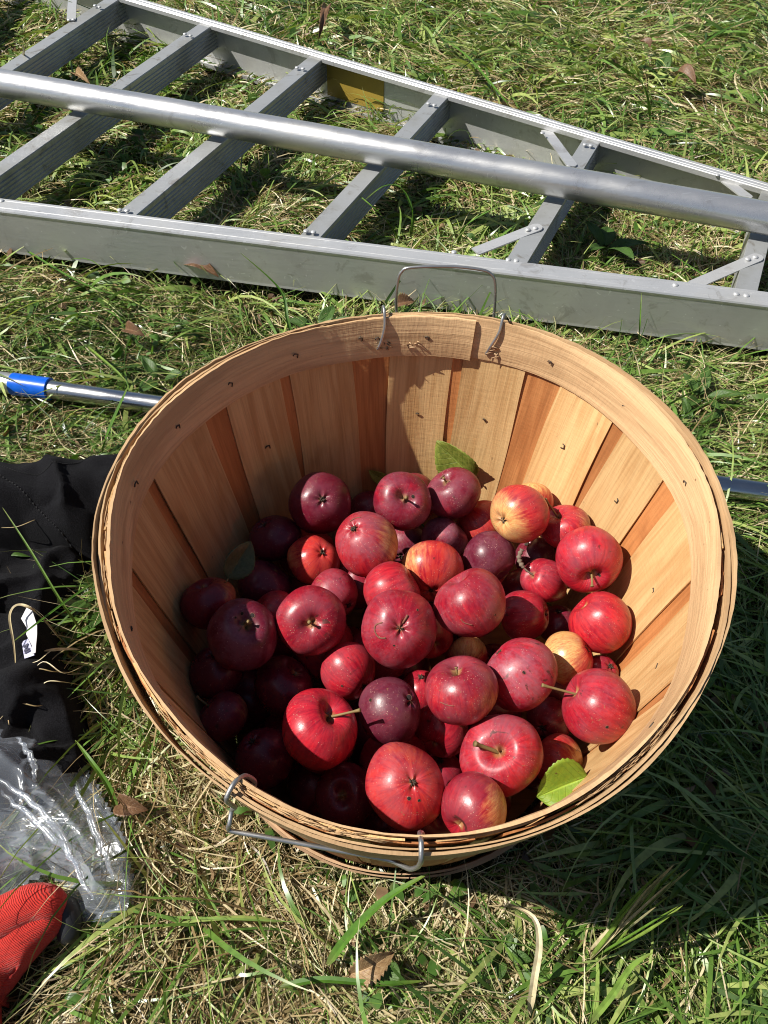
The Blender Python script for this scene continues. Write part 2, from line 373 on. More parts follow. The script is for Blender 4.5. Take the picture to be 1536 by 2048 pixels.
RUNGS = [((-330, 260), (-300, 262), (-40, -60), (-5, -52)), ((-185, 250), (-130, 250), (180, 18), (205, 20)),((-120, 400), (-62, 402), (350, 76), (390, 80)), ((250, 407), (302, 411), (580, 142), (612, 148)), ((620, 450), (658, 455), (842, 215), (872, 220)),
         ((1015, 505), (1070, 511), (1153, 295), (1193, 300)), ((1466, 575), (1520, 582), (1521, 387), (1562, 392))]
ribs_sec = None
def rung(a, b, c, d, drop=.001, hgt=.047):
    z = ZT - .0045
    p = [at(*q, z) for q in (a, b, c, d)]
    # centre line from near rail to far rail, constant width
    c0 = (p[0] + p[1]) / 2; c1 = (p[2] + p[3]) / 2; dv = (c1 - c0).normalized(); sd = Vector((dv.y, -dv.x, 0))
    w_ = (abs((p[1] - p[0]).dot(sd)) + abs((p[3] - p[2]).dot(sd))) / 4
    w_ = max(.0115, min(.0145, w_))
    s0 = (nA + nin * .006 - c0).dot(nin) / dv.dot(nin); c0 = c0 + dv * s0
    s1 = (fA + fin * .006 - c0).dot(fin) / dv.dot(fin); c1 = c0 + dv * s1
    sec = [(-w_, 0), (-w_ - .0008, -.0015), (-w_ - .0008, -hgt), (w_ + .0008, -hgt)]
    k = 0; zz = -hgt
    while zz < -.012:
        sec += [(w_ + .0008, zz + .0015), (w_ - .0012, zz + .0030), (w_ - .0012, zz + .0045), (w_ + .0008, zz + .0060)]; zz += .0068
    sec += [(w_ + .0008, -.0015), (w_, 0)]
    V = []; F = []; m = len(sec)
    for c in (c0, c1):
        for (x, z_) in sec: V.append(c + sd * x + Vector((0, 0, z_)))
    for q in range(m): F.append((q, (q + 1) % m, m + (q + 1) % m, m + q))
    F.append(tuple(range(m))[::-1]); F.append(tuple(range(m, 2 * m)))
    o = mk('rung', pydata('rung', V, F), M_RUNG, ladder, smooth=False); return c0, c1, dv
rg = [rung(*r) for r in RUNGS]
# rivets
rv = bmesh.new(); bmesh.ops.create_uvsphere(rv, u_segments=12, v_segments=8, radius=.0042)
for v in rv.verts: v.co.z *= .5
rme = bpy.data.meshes.new('rivet'); rv.to_mesh(rme); rv.free(); rme.materials.append(M_ALU); rme.polygons.foreach_set('use_smooth', [True] * len(rme.polygons))
def rivet(px, py, z=ZT):
    o = mk('rivet', rme, None, ladder); o.location = at(px, py, z + .0002) - ladder.location
for q in [(239, 420), (254, 421), (612, 462), (627, 464), (908, 504), (1017, 519), (1033, 521), (1351, 570), (1473, 588), (1493, 591), (3, 402),
          (190, 11), (199, 14), (370, 68), (381, 71), (594, 135), (606, 137), (857, 207), (869, 210), (1085, 266), (1170, 289), (1182, 291), (1435, 350)]: rivet(*q)
# strap braces
def brace(p, q, wid=.019, z=ZT + .0012, th=.0022):
    d = (q - p).normalized(); n = Vector((-d.y, d.x, 0)); V = []; F = []
    out = [p - n * wid / 2, p + n * wid / 2] + [q + (n * math.cos(k * math.pi / 8) + d * math.sin(k * math.pi / 8)) * wid / 2 for k in range(9)]
    m = len(out)
    V = [Vector((v.x, v.y, v.z + th)) for v in out] + [Vector((v.x, v.y, v.z)) for v in out]
    F = [tuple(range(m))[::-1], tuple(range(m, 2 * m))] + [(k, (k + 1) % m, m + (k + 1) % m, m + k) for k in range(m)]
    return mk('brace', pydata('brace', V, F), M_ALU, ladder, smooth=False)
zb = ZT - .0038
def bz(px, py, z): return at(px, py, z)
for (a, b) in (((950, 505), (1072, 457)), ((1385, 572), (1512, 517)), ((1092, 262), (1142, 330)), ((1436, 352), (1492, 394)), ((146, -14), (143, 40))):
    p = at(*a, ZT - .012); q = at(*b, ZT - .0040); brace(p, q)
for q in [(1056, 459), (1071, 456), (1496, 518), (1511, 514), (1137, 333), (138, 40), (147, 39)]: rivet(*q, z=ZT - .0015)
# yellow label on the inner face of the far rail
t = NT('faded_yellow_sticker'); n_ = t.noise(t.coord('Object', (14, 14, 14)), 1, 4); t.set(base=t.mix(t.ramp(n_, .3, .7), (.36, .25, .045), (.29, .20, .035)), rough=.38)
def rail_pt(px, z):
    # point on far rail web where image column px falls, web inner face
    best = None
    A = fA + fin * .0036
    for k in range(400):
        s_ = k / 400 * 1.6; p = A + fd * s_; v = p - Vector((CX, CY, CZ)); x = 768 + 1540 * v.dot(R2) / v.dot(Fv)
        if best is None or abs(x - px) < best[0]: best = (abs(x - px), p)
    p = best[1]; return Vector((p.x, p.y, z)) + fin * .0006
a = rail_pt(652, ZT - .0055); b = rail_pt(768, ZT - .0055)
V = []
for k in range(2):
    for p in (a, b):
        for zz in (ZT - .0055, ZT - .078): V.append(Vector((p.x, p.y, zz)) + fin * (.0006 * k))
o = mk('warning_sticker', pydata('warning_sticker', V, [(4, 6, 7, 5), (0, 1, 3, 2), (0, 4, 5, 1), (2, 3, 7, 6), (0, 2, 6, 4), (1, 5, 7, 3)]), t.m, ladder, smooth=False); tag(o, 'faded yellow sticker on the far rail')
# the support pole
pa, pb = at(0, 166, ZT + .024), at(1536, 437, ZT + .024); pdv = (pb - pa).normalized()
V, F = tube([pa - pdv * .7 + pdv * (k * .15) for k in range(20)], .0235, 32); o = mk('support_pole', pydata('support_pole', V, F), M_TUBE, ladder); sharp(o)

# ------------------------------------------------------------------ the picking pole
pole = empty('picking_pole', (-.2, .33, 0), 'shiny steel pole with a blue collar passing behind the basket', 'pole')
q0, q1 = at(0, 764, .028), at(1536, 985, .036); qd = (q1 - q0).normalized()
cA, cB = [q0 + qd * (at(x_, y_, .028) - q0).dot(qd) for x_, y_ in ((27, 767), (105, 774))]
def seg(name, p, q, r, mat, n=28, lip=None):
    L = (q - p).length; d = (q - p).normalized(); pts = [p, p + d * .0008] + [p + d * (L * k / 8) for k in range(1, 8)] + [q - d * .0008, q]
    rr = [r * .95] + [r] * (len(pts) - 2) + [r * .95]; V, F = tube(pts, rr, n); o = mk(name, pydata(name, V, F), mat, pole); sharp(o); return o
M_BLUE = plain('blue_plastic', (.004, .11, .62), .28, .5)
seg('outer_tube', q0 - qd * .6, cA + qd * .004, .0140, M_TUBE); seg('collar', cA, cB, .0149, M_BLUE); seg('inner_tube', cB - qd * .004, q1 + qd * .6, .0122, M_CHROME)

# ------------------------------------------------------------------ apples
t = NT('apple_skin')
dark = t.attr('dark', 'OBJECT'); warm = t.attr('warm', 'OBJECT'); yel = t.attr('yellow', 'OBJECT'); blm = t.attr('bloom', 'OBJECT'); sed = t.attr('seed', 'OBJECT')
side = t.attr('side'); strk = t.attr('streak', 'GEOMETRY', 'Vector')
addv = t.node('ShaderNodeVectorMath', operation='ADD'); cmb = t.node('ShaderNodeCombineXYZ'); 
for k in range(3): t.put(cmb.inputs[k], sed)
t.l.new(strk, addv.inputs[0]); t.l.new(cmb.outputs[0], addv.inputs[1]); sv = addv.outputs[0]
tc = t.node('ShaderNodeTexCoord'); addo = t.node('ShaderNodeVectorMath', operation='ADD'); t.l.new(tc.outputs['Object'], addo.inputs[0]); t.l.new(cmb.outputs[0], addo.inputs[1]); ov = addo.outputs[0]
st1 = t.noise(sv, 3.2, 5, .65, .3); st2 = t.noise(sv, 9.0, 4, .7, .2); bl = t.noise(ov, 38, 4, .6); bl2 = t.noise(ov, 90, 5, .65); fine = t.noise(ov, 420, 3, .6)
c = t.mix(t.ramp(st1, .3, .7), (.26, .003, .016), (.52, .010, .026))
c = t.mix(t.math('MULTIPLY', warm, t.ramp(t.math('ADD', st1, t.math('MULTIPLY', bl, .5)), .45, .95), True), c, (.50, .050, .024))
big = t.noise(ov, 26, 3, .6, .6)
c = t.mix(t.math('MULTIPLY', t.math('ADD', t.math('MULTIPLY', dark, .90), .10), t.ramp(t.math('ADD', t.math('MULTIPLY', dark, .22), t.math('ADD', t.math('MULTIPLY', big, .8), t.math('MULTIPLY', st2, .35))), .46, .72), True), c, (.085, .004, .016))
ym = t.math('ADD', t.math('MULTIPLY', side, 1.0), t.math('ADD', t.math('MULTIPLY', st1, .9), t.math('MULTIPLY', bl2, .35)))
ysel = t.math('MULTIPLY', t.ramp(t.math('ADD', ym, t.math('MULTIPLY', yel, 1.0)), 1.45, 2.15), t.ramp(yel, 0., .12), True)
c = t.mix(ysel, c, t.mix(t.ramp(st2, .35, .7), (.60, .40, .14), (.55, .17, .06)))
c = t.mix(t.math('MULTIPLY', t.ramp(st2, .56, .72), .25), c, (.50, .05, .04))
c = t.mix(t.math('MULTIPLY', t.ramp(bl, .5, .75), .45), c, t.mix(1., c, (.45, .4, .5), 'MULTIPLY'))
polar = t.attr('polar')      # 1 near stem pit / calyx basin
c = t.mix(t.math('MULTIPLY', t.ramp(polar, .45, .95), .75), c, t.mix(bl, (.20, .13, .04), (.34, .22, .07)))
c = t.mix(t.math('MULTIPLY', t.math('MULTIPLY', t.math('ADD', blm, .12), .60), t.ramp(t.math('ADD', bl, t.math('MULTIPLY', fine, .35)), .50, .86), True), c, (.30, .12, .16))
# scab and bruises
sc1 = t.noise(ov, 60, 3, .6, 1.5); c = t.mix(t.math('MULTIPLY', t.ramp(sc1, .66, .73), .8), c, (.05, .02, .016))
sc2 = t.noise(ov, 150, 2, .5, 2.5); c = t.mix(t.math('MULTIPLY', t.ramp(sc2, .70, .74), .6), c, (.22, .12, .06))
vor = t.node('ShaderNodeTexVoronoi'); vor.inputs['Scale'].default_value = 520; vor.inputs['Randomness'].default_value = 1; t.l.new(ov, vor.inputs['Vector'])
dots = t.math('MULTIPLY', t.ramp(vor.outputs['Distance'], .10, .22, 1, 0), t.ramp(bl2, .46, .60), True)
c = t.mix(t.math('MULTIPLY', dots, .5), c, (.70, .45, .33))
t.set(base=c, rough=t.ramp(t.math('ADD', bl2, t.math('MULTIPLY', blm, .25)), .3, .9, .26, .52), spec=.38, coat=.08, coatr=.12)
t.put(t.b.inputs['Subsurface Weight'], .0); t.b.inputs['Subsurface Radius'].default_value = (.004, .001, .0006)
t.bump(t.math('ADD', t.math('MULTIPLY', bl2, 1.0), t.math('MULTIPLY', fine, .15)), .0005, .55)
M_APPLE = t.m
M_STEM = plain('apple_stem', (.22, .15, .055), .7); M_CALYX = plain('dry_calyx', (.045, .030, .018), .9)
M_TWIG = plain('dry_spur', (.20, .15, .11), .9)
def apple_mesh(rad, sq, lump, rg_, sidev, lob=.02):
    nu, nv = 34, 44; V = []; pol = []; stk = []
    ph0 = rg_.random() * 6.28; a1_ = rg_.uniform(-.05, .05); a2_ = rg_.uniform(0, .05); tilt = rg_.uniform(-.09, .09); lump = lump * 1.5 + .028; ex_, ey_ = rg_.uniform(.93, 1.0), rg_.uniform(.96, 1.03)
    LP = [(Vector((rg_.gauss(0, 1), rg_.gauss(0, 1), rg_.gauss(0, 1))).normalized(), rg_.uniform(-1, 1), rg_.uniform(1.6, 4.5)) for _ in range(7)]
    dt = rg_.uniform(.26, .36); db = rg_.uniform(.12, .20)
    for i in range(nu + 1):
        s = i / nu; u = math.pi * (s - .06 * math.sin(2 * math.pi * s) / 1.0)
        for j in range(nv):
            th = 2 * math.pi * j / nv; su, cu = math.sin(u), math.cos(u)
            x = su * (1 + .07 * cu) * (1 + lob * math.cos(5 * th + ph0) * (.25 + .75 * (1 - cu) / 2) + a2_ * math.cos(2 * th + ph0)); z = cu * sq + tilt * x * math.cos(th)
            if cu > 0: z -= dt * math.exp(-(su / .30) ** 2) * (1 + .25 * math.cos(th * 2 + ph0))
            else: z += db * math.exp(-(su / .27) ** 2) * (1 + .3 * math.cos(5 * th + ph0))
            p = Vector((x * math.cos(th), x * math.sin(th), z)); n = p.normalized()
            k = 1 + sum(lump * w0 * math.exp(f * (n.dot(d) - 1) * 2.2) for d, w0, f in LP)
            V.append(Vector((p.x * ex_, p.y * ey_, p.z)) * rad * k); pl = math.exp(-(su / .22) ** 2)
            pol.append(pl * (1.0 if cu > 0 else .8)); stk.append((math.cos(th) * 2.6, math.sin(th) * 2.6, u * .55))
    F = []
    for i in range(nu):
        for j in range(nv):
            a, b = i * nv + j, i * nv + (j + 1) % nv; F.append((a, a + nv, b + nv, b))
    me = bpy.data.meshes.new('apple'); me.from_pydata([tuple(v) for v in V], [], F); me.update()
    at_ = me.attributes.new('polar', 'FLOAT', 'POINT'); at_.data.foreach_set('value', pol)
    at_ = me.attributes.new('streak', 'FLOAT_VECTOR', 'POINT'); at_.data.foreach_set('vector', np.array(stk, np.float32).ravel())
    at_ = me.attributes.new('side', 'FLOAT', 'POINT'); at_.data.foreach_set('value', [v.normalized().dot(sidev) for v in V])
    return me, sq - dt, -(sq - db)
POS = {p[0]: p[1:] for p in [[1, -0.0849, 0.1205, 0.1429, 0.0305], [2, -0.1301, 0.0987, 0.1136, 0.0258], [3, -0.0056, 0.1194, 0.1516, 0.0283], [4, 0.0457, 0.1418, 0.1393, 0.0272], [5, -0.0396, 0.1623, 0.082, 0.0224], [6, 0.0768, 0.1366, 0.1012, 0.0254], [7, 0.1025, 0.0991, 0.1627, 0.028], [8, 0.1233, 0.1369, 0.1355, 0.0214], [9, 0.1506, 0.1019, 0.1414, 0.0237], [10, -0.0385, 0.0673, 0.1519, 0.0293], [11, -0.087, 0.069, 0.1206, 0.0255], [12, -0.0013, 0.1181, 0.0847, 0.0226], [13, 0.0377, 0.1077, 0.1075, 0.0233], [14, 0.0227, 0.0545, 0.1282, 0.0306], [15, 0.0786, 0.0765, 0.1242, 0.0264], [16, 0.162, 0.0531, 0.16, 0.0303], [17, 0.1298, 0.0557, 0.114, 0.0217], [18, 0.1316, 0.109, 0.0841, 0.021], [19, -0.0148, 0.0217, 0.1429, 0.0265], [20, -0.0661, 0.0289, 0.1228, 0.0241], [21, -0.0811, -0.018, 0.1537, 0.0292], [22, -0.1194, 0.0085, 0.1152, 0.0222], [23, -0.1347, 0.048, 0.1022, 0.0267], [24, -0.1743, 0.0066, 0.1365, 0.0244], [25, -0.1375, -0.0361, 0.1561, 0.0298], [26, -0.0077, -0.0309, 0.1651, 0.0309], [27, 0.0544, -0.0036, 0.1673, 0.0304], [28, 0.1096, 0.019, 0.1133, 0.0228], [29, 0.1481, 0.0324, 0.0793, 0.0204], [30, 0.1703, -0.0003, 0.1371, 0.0272], [31, 0.0234, 0.0062, 0.0969, 0.0218], [32, 0.1398, -0.0309, 0.1281, 0.0235], [33, 0.0918, -0.0609, 0.154, 0.0293], [34, 0.1468, -0.0948, 0.1689, 0.029], [35, 0.042, -0.084, 0.1651, 0.0291], [36, 0.0581, -0.0066, 0.0783, 0.02], [37, -0.0481, -0.0471, 0.1214, 0.0247], [38, -0.0123, -0.093, 0.1459, 0.0261], [39, -0.0671, -0.1151, 0.1575, 0.0307], [40, -0.151, -0.0876, 0.1103, 0.0213], [41, 0.0001, -0.1557, 0.1549, 0.0299], [42, 0.0489, -0.1704, 0.1578, 0.0249], [43, 0.0737, -0.1258, 0.144, 0.0318], [44, 0.131, -0.1069, 0.0885, 0.0218], [45, 0.0308, -0.0901, 0.1072, 0.0232], [46, -0.1044, -0.0562, 0.1055, 0.0267], [47, -0.1628, -0.0482, 0.1141, 0.0239], [48, -0.1144, -0.1164, 0.099, 0.0247], [49, -0.046, -0.1461, 0.1034, 0.0244], [50, 0.1719, -0.0355, 0.11, 0.0173], [51, 0.129, -0.0655, 0.0783, 0.02], [52, 0.0343, -0.1143, 0.0742, 0.0184], [53, 0.0162, -0.0383, 0.0747, 0.0186]]}
FILL = [[-0.059, 0.0078, 0.0471, 0.0302], [-0.0269, -0.0765, 0.0613, 0.0312], [0.0318, 0.1374, 0.0464, 0.029], [-0.1379, 0.0062, 0.0495, 0.0295], [0.0798, -0.051, 0.0692, 0.0299], [-0.0494, 0.1087, 0.0596, 0.0309], [-0.0686, -0.1213, 0.0495, 0.0301], [-0.1004, -0.0775, 0.0492, 0.0292], [0.1189, 0.0722, 0.0626, 0.0286], [0.1422, -0.023, 0.0698, 0.0297], [-0.0147, -0.1437, 0.0441, 0.0292], [0.0389, 0.0516, 0.0509, 0.0306], [0.0667, -0.1203, 0.0467, 0.0305], [-0.1105, 0.0544, 0.0585, 0.0285], [0.0915, -0.0009, 0.0425, 0.0294], [-0.0001, -0.002, 0.0416, 0.0288], [0.0834, 0.1148, 0.0447, 0.0289], [-0.0662, -0.1003, 0.1029, 0.0286], [-0.008, -0.1152, 0.0956, 0.0285], [0.0056, 0.1599, 0.1049, 0.0285], [-0.0168, 0.0535, 0.0445, 0.0286], [-0.0257, -0.0157, 0.085, 0.0285], [-0.0458, 0.066, 0.0909, 0.0281], [0.0361, -0.0703, 0.0434, 0.0294], [-0.1433, -0.0464, 0.0577, 0.029], [0.119, -0.0846, 0.0413, 0.0285], [-0.1026, 0.1151, 0.0707, 0.0282], [0.0862, -0.1004, 0.0966, 0.0281], [0.0621, 0.0343, 0.0962, 0.0282], [0.0165, -0.1619, 0.1042, 0.0281], [-0.0752, -0.0126, 0.0999, 0.0289]]
# id: (end shown, its pixel, dark, warm, yellow, yellow side pixel dir, bloom, squash, lump, stem, label)
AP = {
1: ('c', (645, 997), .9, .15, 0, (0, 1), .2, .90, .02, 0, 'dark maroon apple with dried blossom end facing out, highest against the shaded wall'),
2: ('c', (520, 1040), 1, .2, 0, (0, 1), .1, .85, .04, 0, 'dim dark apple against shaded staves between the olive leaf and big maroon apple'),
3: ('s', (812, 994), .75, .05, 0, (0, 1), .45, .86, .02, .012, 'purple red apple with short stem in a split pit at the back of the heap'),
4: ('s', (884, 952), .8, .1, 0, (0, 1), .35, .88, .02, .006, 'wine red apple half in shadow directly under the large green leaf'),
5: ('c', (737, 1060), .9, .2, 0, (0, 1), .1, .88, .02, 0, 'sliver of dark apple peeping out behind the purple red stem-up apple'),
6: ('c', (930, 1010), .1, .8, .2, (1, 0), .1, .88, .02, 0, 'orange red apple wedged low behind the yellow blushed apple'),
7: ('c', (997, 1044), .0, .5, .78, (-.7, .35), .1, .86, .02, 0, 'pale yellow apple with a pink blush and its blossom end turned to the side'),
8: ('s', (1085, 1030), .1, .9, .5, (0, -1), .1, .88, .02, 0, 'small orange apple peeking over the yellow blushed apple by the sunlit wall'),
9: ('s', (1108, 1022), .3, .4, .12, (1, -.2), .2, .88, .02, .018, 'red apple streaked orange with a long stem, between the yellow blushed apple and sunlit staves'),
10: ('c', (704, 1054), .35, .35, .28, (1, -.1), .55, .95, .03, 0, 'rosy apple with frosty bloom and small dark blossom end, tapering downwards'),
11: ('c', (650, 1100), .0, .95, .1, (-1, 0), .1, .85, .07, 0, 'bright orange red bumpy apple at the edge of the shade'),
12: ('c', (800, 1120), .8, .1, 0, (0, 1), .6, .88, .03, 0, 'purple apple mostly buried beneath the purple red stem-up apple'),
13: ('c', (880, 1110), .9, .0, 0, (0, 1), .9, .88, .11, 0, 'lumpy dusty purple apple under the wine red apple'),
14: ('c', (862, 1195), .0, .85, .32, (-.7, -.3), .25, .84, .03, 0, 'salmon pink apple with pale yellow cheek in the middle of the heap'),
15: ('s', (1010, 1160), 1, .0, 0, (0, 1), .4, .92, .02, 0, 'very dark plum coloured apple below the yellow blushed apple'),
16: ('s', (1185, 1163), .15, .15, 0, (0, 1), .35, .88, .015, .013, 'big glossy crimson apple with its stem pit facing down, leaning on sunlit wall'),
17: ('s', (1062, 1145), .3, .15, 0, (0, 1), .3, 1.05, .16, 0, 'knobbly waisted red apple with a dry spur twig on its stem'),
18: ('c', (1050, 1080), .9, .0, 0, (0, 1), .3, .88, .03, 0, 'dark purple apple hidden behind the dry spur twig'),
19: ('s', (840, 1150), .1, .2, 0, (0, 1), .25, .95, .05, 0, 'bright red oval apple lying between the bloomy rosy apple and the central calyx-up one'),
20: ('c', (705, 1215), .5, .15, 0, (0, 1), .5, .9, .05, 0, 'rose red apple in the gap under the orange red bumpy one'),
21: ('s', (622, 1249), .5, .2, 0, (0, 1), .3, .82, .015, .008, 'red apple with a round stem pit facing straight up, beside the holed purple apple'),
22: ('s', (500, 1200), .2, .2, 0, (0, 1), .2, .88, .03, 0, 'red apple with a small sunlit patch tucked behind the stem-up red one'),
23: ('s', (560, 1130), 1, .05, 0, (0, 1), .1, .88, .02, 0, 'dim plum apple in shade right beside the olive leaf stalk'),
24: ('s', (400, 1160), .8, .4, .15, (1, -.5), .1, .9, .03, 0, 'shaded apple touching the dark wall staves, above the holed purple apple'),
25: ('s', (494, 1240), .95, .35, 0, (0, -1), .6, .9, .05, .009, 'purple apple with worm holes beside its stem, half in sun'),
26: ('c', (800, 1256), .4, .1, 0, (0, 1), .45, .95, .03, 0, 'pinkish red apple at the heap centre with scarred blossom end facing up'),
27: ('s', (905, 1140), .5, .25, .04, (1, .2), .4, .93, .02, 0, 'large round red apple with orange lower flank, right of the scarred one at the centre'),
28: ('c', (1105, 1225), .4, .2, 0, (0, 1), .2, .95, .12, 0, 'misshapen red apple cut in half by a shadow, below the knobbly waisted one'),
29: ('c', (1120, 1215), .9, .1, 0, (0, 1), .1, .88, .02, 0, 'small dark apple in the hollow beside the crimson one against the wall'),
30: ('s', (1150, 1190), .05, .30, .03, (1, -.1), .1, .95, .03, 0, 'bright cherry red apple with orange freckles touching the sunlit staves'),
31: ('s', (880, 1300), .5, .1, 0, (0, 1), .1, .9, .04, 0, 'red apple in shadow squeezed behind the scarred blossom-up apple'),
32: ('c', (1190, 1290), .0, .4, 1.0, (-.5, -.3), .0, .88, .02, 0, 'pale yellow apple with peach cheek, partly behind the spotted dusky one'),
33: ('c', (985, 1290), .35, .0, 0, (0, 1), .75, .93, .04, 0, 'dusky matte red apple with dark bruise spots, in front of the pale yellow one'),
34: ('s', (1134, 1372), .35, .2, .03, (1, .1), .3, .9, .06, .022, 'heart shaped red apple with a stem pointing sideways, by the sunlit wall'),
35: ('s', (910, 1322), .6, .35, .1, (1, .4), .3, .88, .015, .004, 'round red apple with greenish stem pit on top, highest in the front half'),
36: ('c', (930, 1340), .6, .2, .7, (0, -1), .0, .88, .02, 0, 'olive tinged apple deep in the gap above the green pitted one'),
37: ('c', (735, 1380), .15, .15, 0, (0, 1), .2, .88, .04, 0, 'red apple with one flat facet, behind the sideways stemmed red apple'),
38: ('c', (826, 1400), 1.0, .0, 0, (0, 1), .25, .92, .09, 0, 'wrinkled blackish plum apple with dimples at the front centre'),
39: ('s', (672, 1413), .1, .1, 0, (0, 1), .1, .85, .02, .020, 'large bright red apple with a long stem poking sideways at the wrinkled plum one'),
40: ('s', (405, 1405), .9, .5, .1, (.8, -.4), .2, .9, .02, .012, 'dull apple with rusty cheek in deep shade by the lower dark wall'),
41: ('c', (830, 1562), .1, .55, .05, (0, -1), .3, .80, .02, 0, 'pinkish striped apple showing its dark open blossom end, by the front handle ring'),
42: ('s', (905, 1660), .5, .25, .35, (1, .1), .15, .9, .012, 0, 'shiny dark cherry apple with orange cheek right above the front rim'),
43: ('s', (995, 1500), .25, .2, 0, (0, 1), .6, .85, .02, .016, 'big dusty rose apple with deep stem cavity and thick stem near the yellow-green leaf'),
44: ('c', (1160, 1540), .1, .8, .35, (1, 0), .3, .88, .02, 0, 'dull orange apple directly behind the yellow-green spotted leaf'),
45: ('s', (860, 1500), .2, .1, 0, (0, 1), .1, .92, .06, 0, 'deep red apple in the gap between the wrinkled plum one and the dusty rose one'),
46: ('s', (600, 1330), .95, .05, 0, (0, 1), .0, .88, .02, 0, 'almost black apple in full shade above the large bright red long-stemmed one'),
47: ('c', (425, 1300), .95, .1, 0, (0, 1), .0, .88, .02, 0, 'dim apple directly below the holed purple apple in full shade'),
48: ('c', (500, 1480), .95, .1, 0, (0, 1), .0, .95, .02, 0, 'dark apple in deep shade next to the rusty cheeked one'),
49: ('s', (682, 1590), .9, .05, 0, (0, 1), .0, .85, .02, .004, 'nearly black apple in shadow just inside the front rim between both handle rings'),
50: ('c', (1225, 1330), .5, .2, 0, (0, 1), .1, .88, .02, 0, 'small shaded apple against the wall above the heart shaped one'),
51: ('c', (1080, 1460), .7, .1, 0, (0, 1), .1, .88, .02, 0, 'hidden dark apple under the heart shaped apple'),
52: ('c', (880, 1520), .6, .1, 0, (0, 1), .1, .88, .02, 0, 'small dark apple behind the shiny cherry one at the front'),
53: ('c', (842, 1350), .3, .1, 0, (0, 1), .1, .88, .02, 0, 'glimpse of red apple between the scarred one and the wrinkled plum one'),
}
AG = 'apples heaped in the basket'
def to_px(p):
    v = Vector(p) - Vector((CX, CY, CZ)); z = v.dot(Fv); return 768 + 1540 * v.dot(R2) / z, 1024 - 1540 * v.dot(U2) / z, z
def build_apple(idn, pos, rad, end, px, dk, wm, yl, yd, blo, sq, lump, stem, label, group=AG):
    rg_ = random.Random(idn * 7 + 1); c = Vector(pos); x0, y0, z0 = to_px(c); rp = 1540 * rad / z0
    vw = (Vector((CX, CY, CZ)) - c).normalized(); ax = (R2 - vw * R2.dot(vw)).normalized(); ay = vw.cross(ax)
    dx, dy = (px[0] - x0) / rp, -(px[1] - y0) / rp; m = math.hypot(dx, dy)
    if m > .97: dx, dy = dx * .97 / m, dy * .97 / m; m = .97
    n = (ax * dx + ay * dy + vw * math.sqrt(1 - m * m)).normalized()
    axis = n if end == 's' else -n
    q = axis.to_track_quat('Z', 'Y'); rm = q.to_matrix() @ Matrix.Rotation(rg_.random() * 6.28, 3, 'Z')
    sdir = rm.inverted() @ (ax * yd[0] - ay * yd[1] + vw * .35).normalized()
    me, zt, zb_ = apple_mesh(rad * 1.02, sq, lump, rg_, sdir)
    o = mk('apple', me, M_APPLE); o.location = c; o.rotation_euler = rm.to_euler()
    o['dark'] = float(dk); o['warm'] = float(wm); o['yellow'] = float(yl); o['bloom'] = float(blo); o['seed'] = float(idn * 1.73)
    tag(o, label, 'apple', group)
    if end == 's' and stem > 0:
        k = rg_.uniform(-.35, .35); L = stem
        pts = [Vector((0, 0, zt * rad * .96)), Vector((k * L * .1, .02 * L, zt * rad + L * .5)), Vector((k * L * .45, -.05 * L, zt * rad + L)), Vector((k * L * .9, -.1 * L, zt * rad + L * 1.35))]
        if idn in (34, 39, 43, 9): pts = [Vector((0, 0, zt * rad * .96)), Vector((0, 0, zt * rad + L * .5)), Vector((0, 0, zt * rad + L * 1.0)), Vector((0, 0, zt * rad + L * 1.4))]
        sp_ = spline(pts, 4); m_ = len(sp_); th_ = .0017 if idn == 43 else .0011
        V, F = tube(sp_, [th_ * (.9 + (.9 * (i / m_) ** 5 if i > m_ - 4 else 0)) for i in range(m_)], 7)
        if idn in (34, 39, 43):     # aim the stem sideways as it lies
            tgt = {34: (1100, 1368), 39: (718, 1411), 43: (945, 1484)}[idn]
            want = (ax * ((tgt[0] - x0) / rp - dx) - ay * ((tgt[1] - y0) / rp + dy) + vw * .25).normalized(); loc = rm.inverted() @ want
            b0 = Vector((0, 0, zt * rad * .96)); qq = Vector((0, 0, 1)).rotation_difference((loc + Vector((0, 0, .35))).normalized())
            V = [b0 + qq @ (v - b0) for v in V]
        mk('stem', pydata('stem', V, F), M_STEM, o)
    if idn == 17:
        b0 = Vector((0, 0, zt * rad)); inv = rm.inverted()
        pl = [b0, b0 + inv @ (ax * -.006 + ay * .004 + vw * .004), b0 + inv @ (ax * -.011 + ay * .010 + vw * .006), b0 + inv @ (ax * -.013 + ay * .017 + vw * .008), b0 + inv @ (ax * -.010 + ay * .024 + vw * .009)]
        sp_ = spline(pl, 6); V, F = tube(sp_, [.0009 if i < 10 else .0022 + .0007 * math.sin(i * 2.2) for i in range(len(sp_))], 8); mk('spur', pydata('spur', V, F), M_TWIG, o)
    if end == 'c':
        V = []; F = []; zc = zb_ * rad * 1.02
        for k in range(7):
            a = k * 2 * math.pi / 7 + rg_.uniform(-.2, .2); d = Vector((math.cos(a), math.sin(a), 0)); r_ = rg_.uniform(.0022, .0036)
            v, f = tube([d * .0006 + Vector((0, 0, zc)), d * r_ * .6 + Vector((0, 0, zc - .0012)), d * r_ + Vector((0, 0, zc - rg_.uniform(.0006, .0028)))], [.0009, .0008, .0003], 5)
            b = len(V); V += v; F += [tuple(x + b for x in q_) for q_ in f]
        mk('calyx', pydata('calyx', V, F), M_CALYX, o)
    return o
AO = {}
for k, v in AP.items():
    p = POS[k]; AO[k] = build_apple(k, p[:3], p[3], *v)
